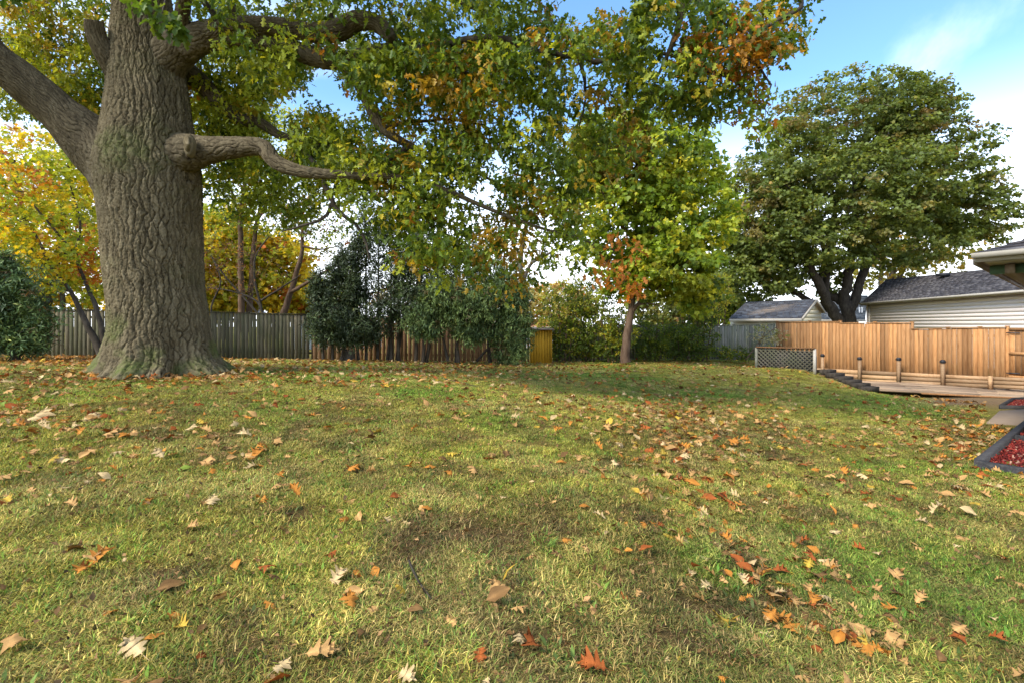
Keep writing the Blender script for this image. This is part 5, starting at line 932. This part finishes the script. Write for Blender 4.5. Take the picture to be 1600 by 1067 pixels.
def dens(px, py, x, y):
    D = 2.2 + 3 * (fbm(np.stack([x * .8, y * .8, 0 * x], 1), 2, 41) > .55)
    D = D + 30 * gauss(px, py, 1080, 685, 90, 35) + 16 * gauss(px, py, 1010, 650, 140, 25) + 32 * gauss(px, py, 1190, 905, 100, 50) + 30 * gauss(px, py, 1310, 985, 90, 60) + 12 * gauss(px, py, 960, 850, 40, 60) + 12 * gauss(px, py, 1060, 790, 60, 70) + 12 * np.exp(-(segd(px, py, [(1040, 700), (1060, 820), (1150, 900), (1290, 980), (1380, 1060)]) / 45) ** 2)
    D = D + 40 * gauss(px, py, 255, 587, 120, 6) + 10 * gauss(px, py, 1150, 760, 120, 60)
    D = D + 12 * gauss(px, py, 120, 680, 220, 50) + 22 * gauss(px, py, 30, 650, 60, 25) + 8 * gauss(px, py, 380, 720, 60, 15) + 14 * gauss(px, py, 230, 590, 220, 18) + 9 * gauss(px, py, 600, 585, 400, 20) + 30 * gauss(px, py, 100, 562, 90, 8) + 26 * gauss(px, py, 1520, 690, 70, 45) + 5 * gauss(px, py, 1300, 720, 250, 60) + 10 * gauss(px, py, 1440, 640, 90, 12) * 0
    D = D + 7 * gauss(px, py, 120, 870, 70, 20) + 7 * gauss(px, py, 560, 920, 60, 50) + 4 * gauss(px, py, 750, 950, 60, 60)
    return D
def sample(n, y0, y1, mult=1.0):
    x, y, px, py = cand(n, y0, y1); area = (y1 ** 2 - y0 ** 2) * 1.06; rho = n / area; keep = rng.random(len(x)) < dens(px, py, x, y) * mult / rho; return x[keep], y[keep], px[keep], py[keep]
a = [sample(6500, 1.6, 6, 3.6), sample(30000, 6, 14, 2.8), sample(40000, 14, 27.5, 2.4)]
x = np.concatenate([v[0] for v in a]); y = np.concatenate([v[1] for v in a]); z = ground(x, y); px_, py_ = PXY(np.stack([x, y, z], -1)); n = len(x)
# leaves the photograph shows clearly, by place, kind, length and turn
HERO = [(208, 1022, 'oak', 'pale', .165, 2.6, 'largest pale tan oak leaf lying at the bottom left of the lawn'), (503, 1030, 'oak', 'tan', .15, .2, 'tan oak leaf standing on edge at the bottom of the lawn'), (530, 908, 'oak', 'pale', .14, 1.2, 'pale deeply lobed oak leaf lying beside small brown ones'), (778, 925, 'oak', 'tan', .15, 2.4, 'solitary crisp tan oak leaf in the middle of the dark grass'), (160, 876, 'oak', 'orange', .17, 1.4, 'orange oak leaf on a small pile on the left grass'), (288, 736, 'simple', 'green', .13, .5, 'rounded yellow green leaf on the left part of the lawn'), (400, 715, 'oak', 'orange', .25, 1.5, 'big curled orange oak leaf near the round green leaf'), (60, 655, 'oak', 'pale', .36, 1.7, 'big bleached oak leaf near the left edge'), (140, 655, 'oak', 'pale', .32, 1.5, 'big bleached oak leaf right of the one by the left edge'), (1205, 970, 'oak', 'orange', .15, .8, 'bright orange oak leaf in the thick leaf trail'), (1345, 1020, 'oak', 'orange', .14, 2.0, 'bright orange leaf low in the leaf trail'), (1500, 990, 'oak', 'tan', .14, .4, 'tan oak leaf lying alone near the bottom right'), (925, 1050, 'oak', 'rust', .15, 3.0, 'rust red leaf at the very bottom edge')]
hx, hy = [], []
for h in HERO:
    d = 3.0
    for _ in range(30): xx = (h[0] - 800) / F * d; d = (EYE - gz(xx, d)) * F / (h[1] - HOR)
    hx.append((h[0] - 800) / F * d); hy.append(d)
cn_ = rng.choice(list(LC), n, p=[.34, .12, .20, .12, .17, .04, .01]); far_ = y > 9; ti = rng.choice(len(LT), n, p=[.17, .17, .17, .14, .12, .08, .08, .07]); S = np.where(rng.random(n) < .3, .06 + .04 * rng.random(n), .10 + .08 * rng.random(n))
S = np.where(y > 9, S * 1.05, S); S = np.where(y < 4.5, S * .8, S)
gr_ = np.stack([(ground(x + .1, y) - z) / .1, (ground(x, y + .1) - z) / .1], 1)
def orient(gxy, tilt, yaw):
    nrm = np.array([-gxy[0], -gxy[1], 1.0]) + np.array(tilt); nrm /= np.linalg.norm(nrm); yv = np.array([math.cos(yaw), math.sin(yaw), 0]); yv -= nrm * yv.dot(nrm); yv /= np.linalg.norm(yv); return np.stack([np.cross(yv, nrm), yv, nrm], 1)
Rr = np.stack([orient(gr_[k], rng.normal(size=3) * [.42, .42, 0], rng.random() * 2 * PI) for k in range(n)])
REG = ['on the left foreground lawn', 'on the dry middle foreground', 'in the drift down the right slope', 'on the mown lawn at the right']
cls = {'tan': 'tan oak leaf lying in the near grass', 'pale': 'pale bleached oak leaf lying in the near grass', 'orange': 'orange oak leaf lying in the near grass', 'rust': 'rust red leaf lying in the near grass', 'brown': 'shrivelled dark brown leaf in the near grass', 'gold': 'golden yellow leaf lying in the near grass', 'green': 'yellowish green leaf lying in the near grass'}
score = np.where((px_ > 0) & (px_ < 1600) & (py_ < 1067), S / y, 0); top = np.argsort(-score)[:300 - len(HERO)]; rest = np.ones(n, bool); rest[top] = False; cache = {}
def leaf_mesh(t_, c_):
    if (t_, c_) not in cache:
        V, Pl = TPL[t_]; base = np.array(LC[c_]); sh_ = (.6 + .7 * vnoise(V * 6, t_))[:, None]; cache[(t_, c_)] = mesh('fallen_leaf', V, Pl, M['dry_leaf'], base * sh_ * np.where(np.abs(V[:, :1]) < .004, 1.3, 1.0), smooth=True)
    return cache[(t_, c_)]
def put_leaf(me, pos, R_, s, label, group=None):
    o = link('fallen_leaf', me); o.matrix_world = Matrix([[*(R_[i] * s), pos[i]] for i in range(3)] + [[0, 0, 0, 1]]); tag(o, label, 'leaf', group)
for k in top:
    rg_ = REG[0 if px_[k] < 560 else 1 if px_[k] < 930 else 2 if px_[k] < 1300 else 3]; c_ = str(cn_[k]); sz = 'large ' if S[k] > .145 else 'small ' if S[k] < .095 else ''; shp = {'oak': 'lobed ', 'maple': 'broad ', 'simple': 'oval '}[LT[int(ti[k])][0]]
    lb = sz + {'tan': 'tan', 'pale': 'pale bleached', 'orange': 'orange', 'rust': 'rust red', 'brown': 'dark brown', 'gold': 'golden', 'green': 'yellowish green'}[c_] + ' ' + shp + 'leaf lying ' + rg_
    put_leaf(leaf_mesh(int(ti[k]), c_), (x[k], y[k], z[k] + .022 + .012 * rng.random()), Rr[k], S[k], lb, 'fallen leaves lying on the near lawn')
for h, xx, yy in zip(HERO, hx, hy):
    g2 = ((gz(xx + .1, yy) - gz(xx, yy)) / .1, (gz(xx, yy + .1) - gz(xx, yy)) / .1)
    R_ = orient(g2, (0, -.35, 0), h[5]); t_ = {'oak': int(rng.integers(0, 5)), 'simple': 6, 'maple': 5}[h[2]]; put_leaf(leaf_mesh(t_, h[3]), (xx, yy, gz(xx, yy) + .035) - R_[:, 1] * h[4] * .5, R_, h[4], h[6], 'fallen leaves lying on the near lawn')
parts_ = []
for t_ in range(len(LT)):
    s = rest & (ti == t_); C = np.array([LC[str(c)] for c in cn_[s]]) * (.75 + .5 * rng.random((s.sum(), 1)))
    if s.sum():
        tp = TPL[t_]
        parts_.append(scatter(tp, np.stack([x[s], y[s], z[s] + .026], 1), Rr[s], S[s], C))
V, Pl, C = merge(parts_); o = link('leaf_litter', mesh('leaf_litter', V, Pl, M['dry_leaf'], C)); tag(o, 'small fallen leaves strewn thinly over the middle and far lawn', 'leaves', kind='stuff')
# crumbs of leaf, bark and soil between the grass
n = 20000; x, y, px_, py_ = cand(n, 1.4, 10); n = len(x); z = ground(x, y)
C = pick([((.13, .07, .025), 4), ((.22, .12, .05), 3), ((.36, .2, .08), 1.5), ((.07, .045, .02), 2)], n) * (.7 + .6 * rng.random((n, 1)))
V, Pl, C = scatter(SIMPLE, np.stack([x, y, z + .020], 1), rots(n, .6, 0), .015 + .04 * rng.random(n) ** 2, C); o = link('leaf_crumbs', mesh('leaf_crumbs', V, Pl, M['dry_leaf'], C)); tag(o, 'brown leaf crumbs and bark flakes between the near grass blades', 'debris', kind='stuff')
# two fallen sticks
for (pts_, r, lab) in (([(690, 592), (715, 598), (745, 605)], .012, 'thin fallen stick on the far middle of the lawn'), ([(640, 885), (655, 920), (672, 945)], .007, 'short dark twig in the near grass at the middle')):
    q = []
    for (a_, b_) in pts_:
        d = 5.0
        for _ in range(30): xx = (a_ - 800) / F * d; d = (EYE - gz(xx, d)) * F / (b_ - HOR)
        q.append(np.array([(a_ - 800) / F * d, d, gz((a_ - 800) / F * d, d) + .03]))
    qq, rr = resample(q, [r, r * .8, r * .4], .08); qq += rng.normal(size=qq.shape) * r * .6; T_ = Tubes(); T_.add(qq, rr, 6)
    tag(link('stick', T_.mesh('stick', M['dark_bark'])), lab, 'stick')
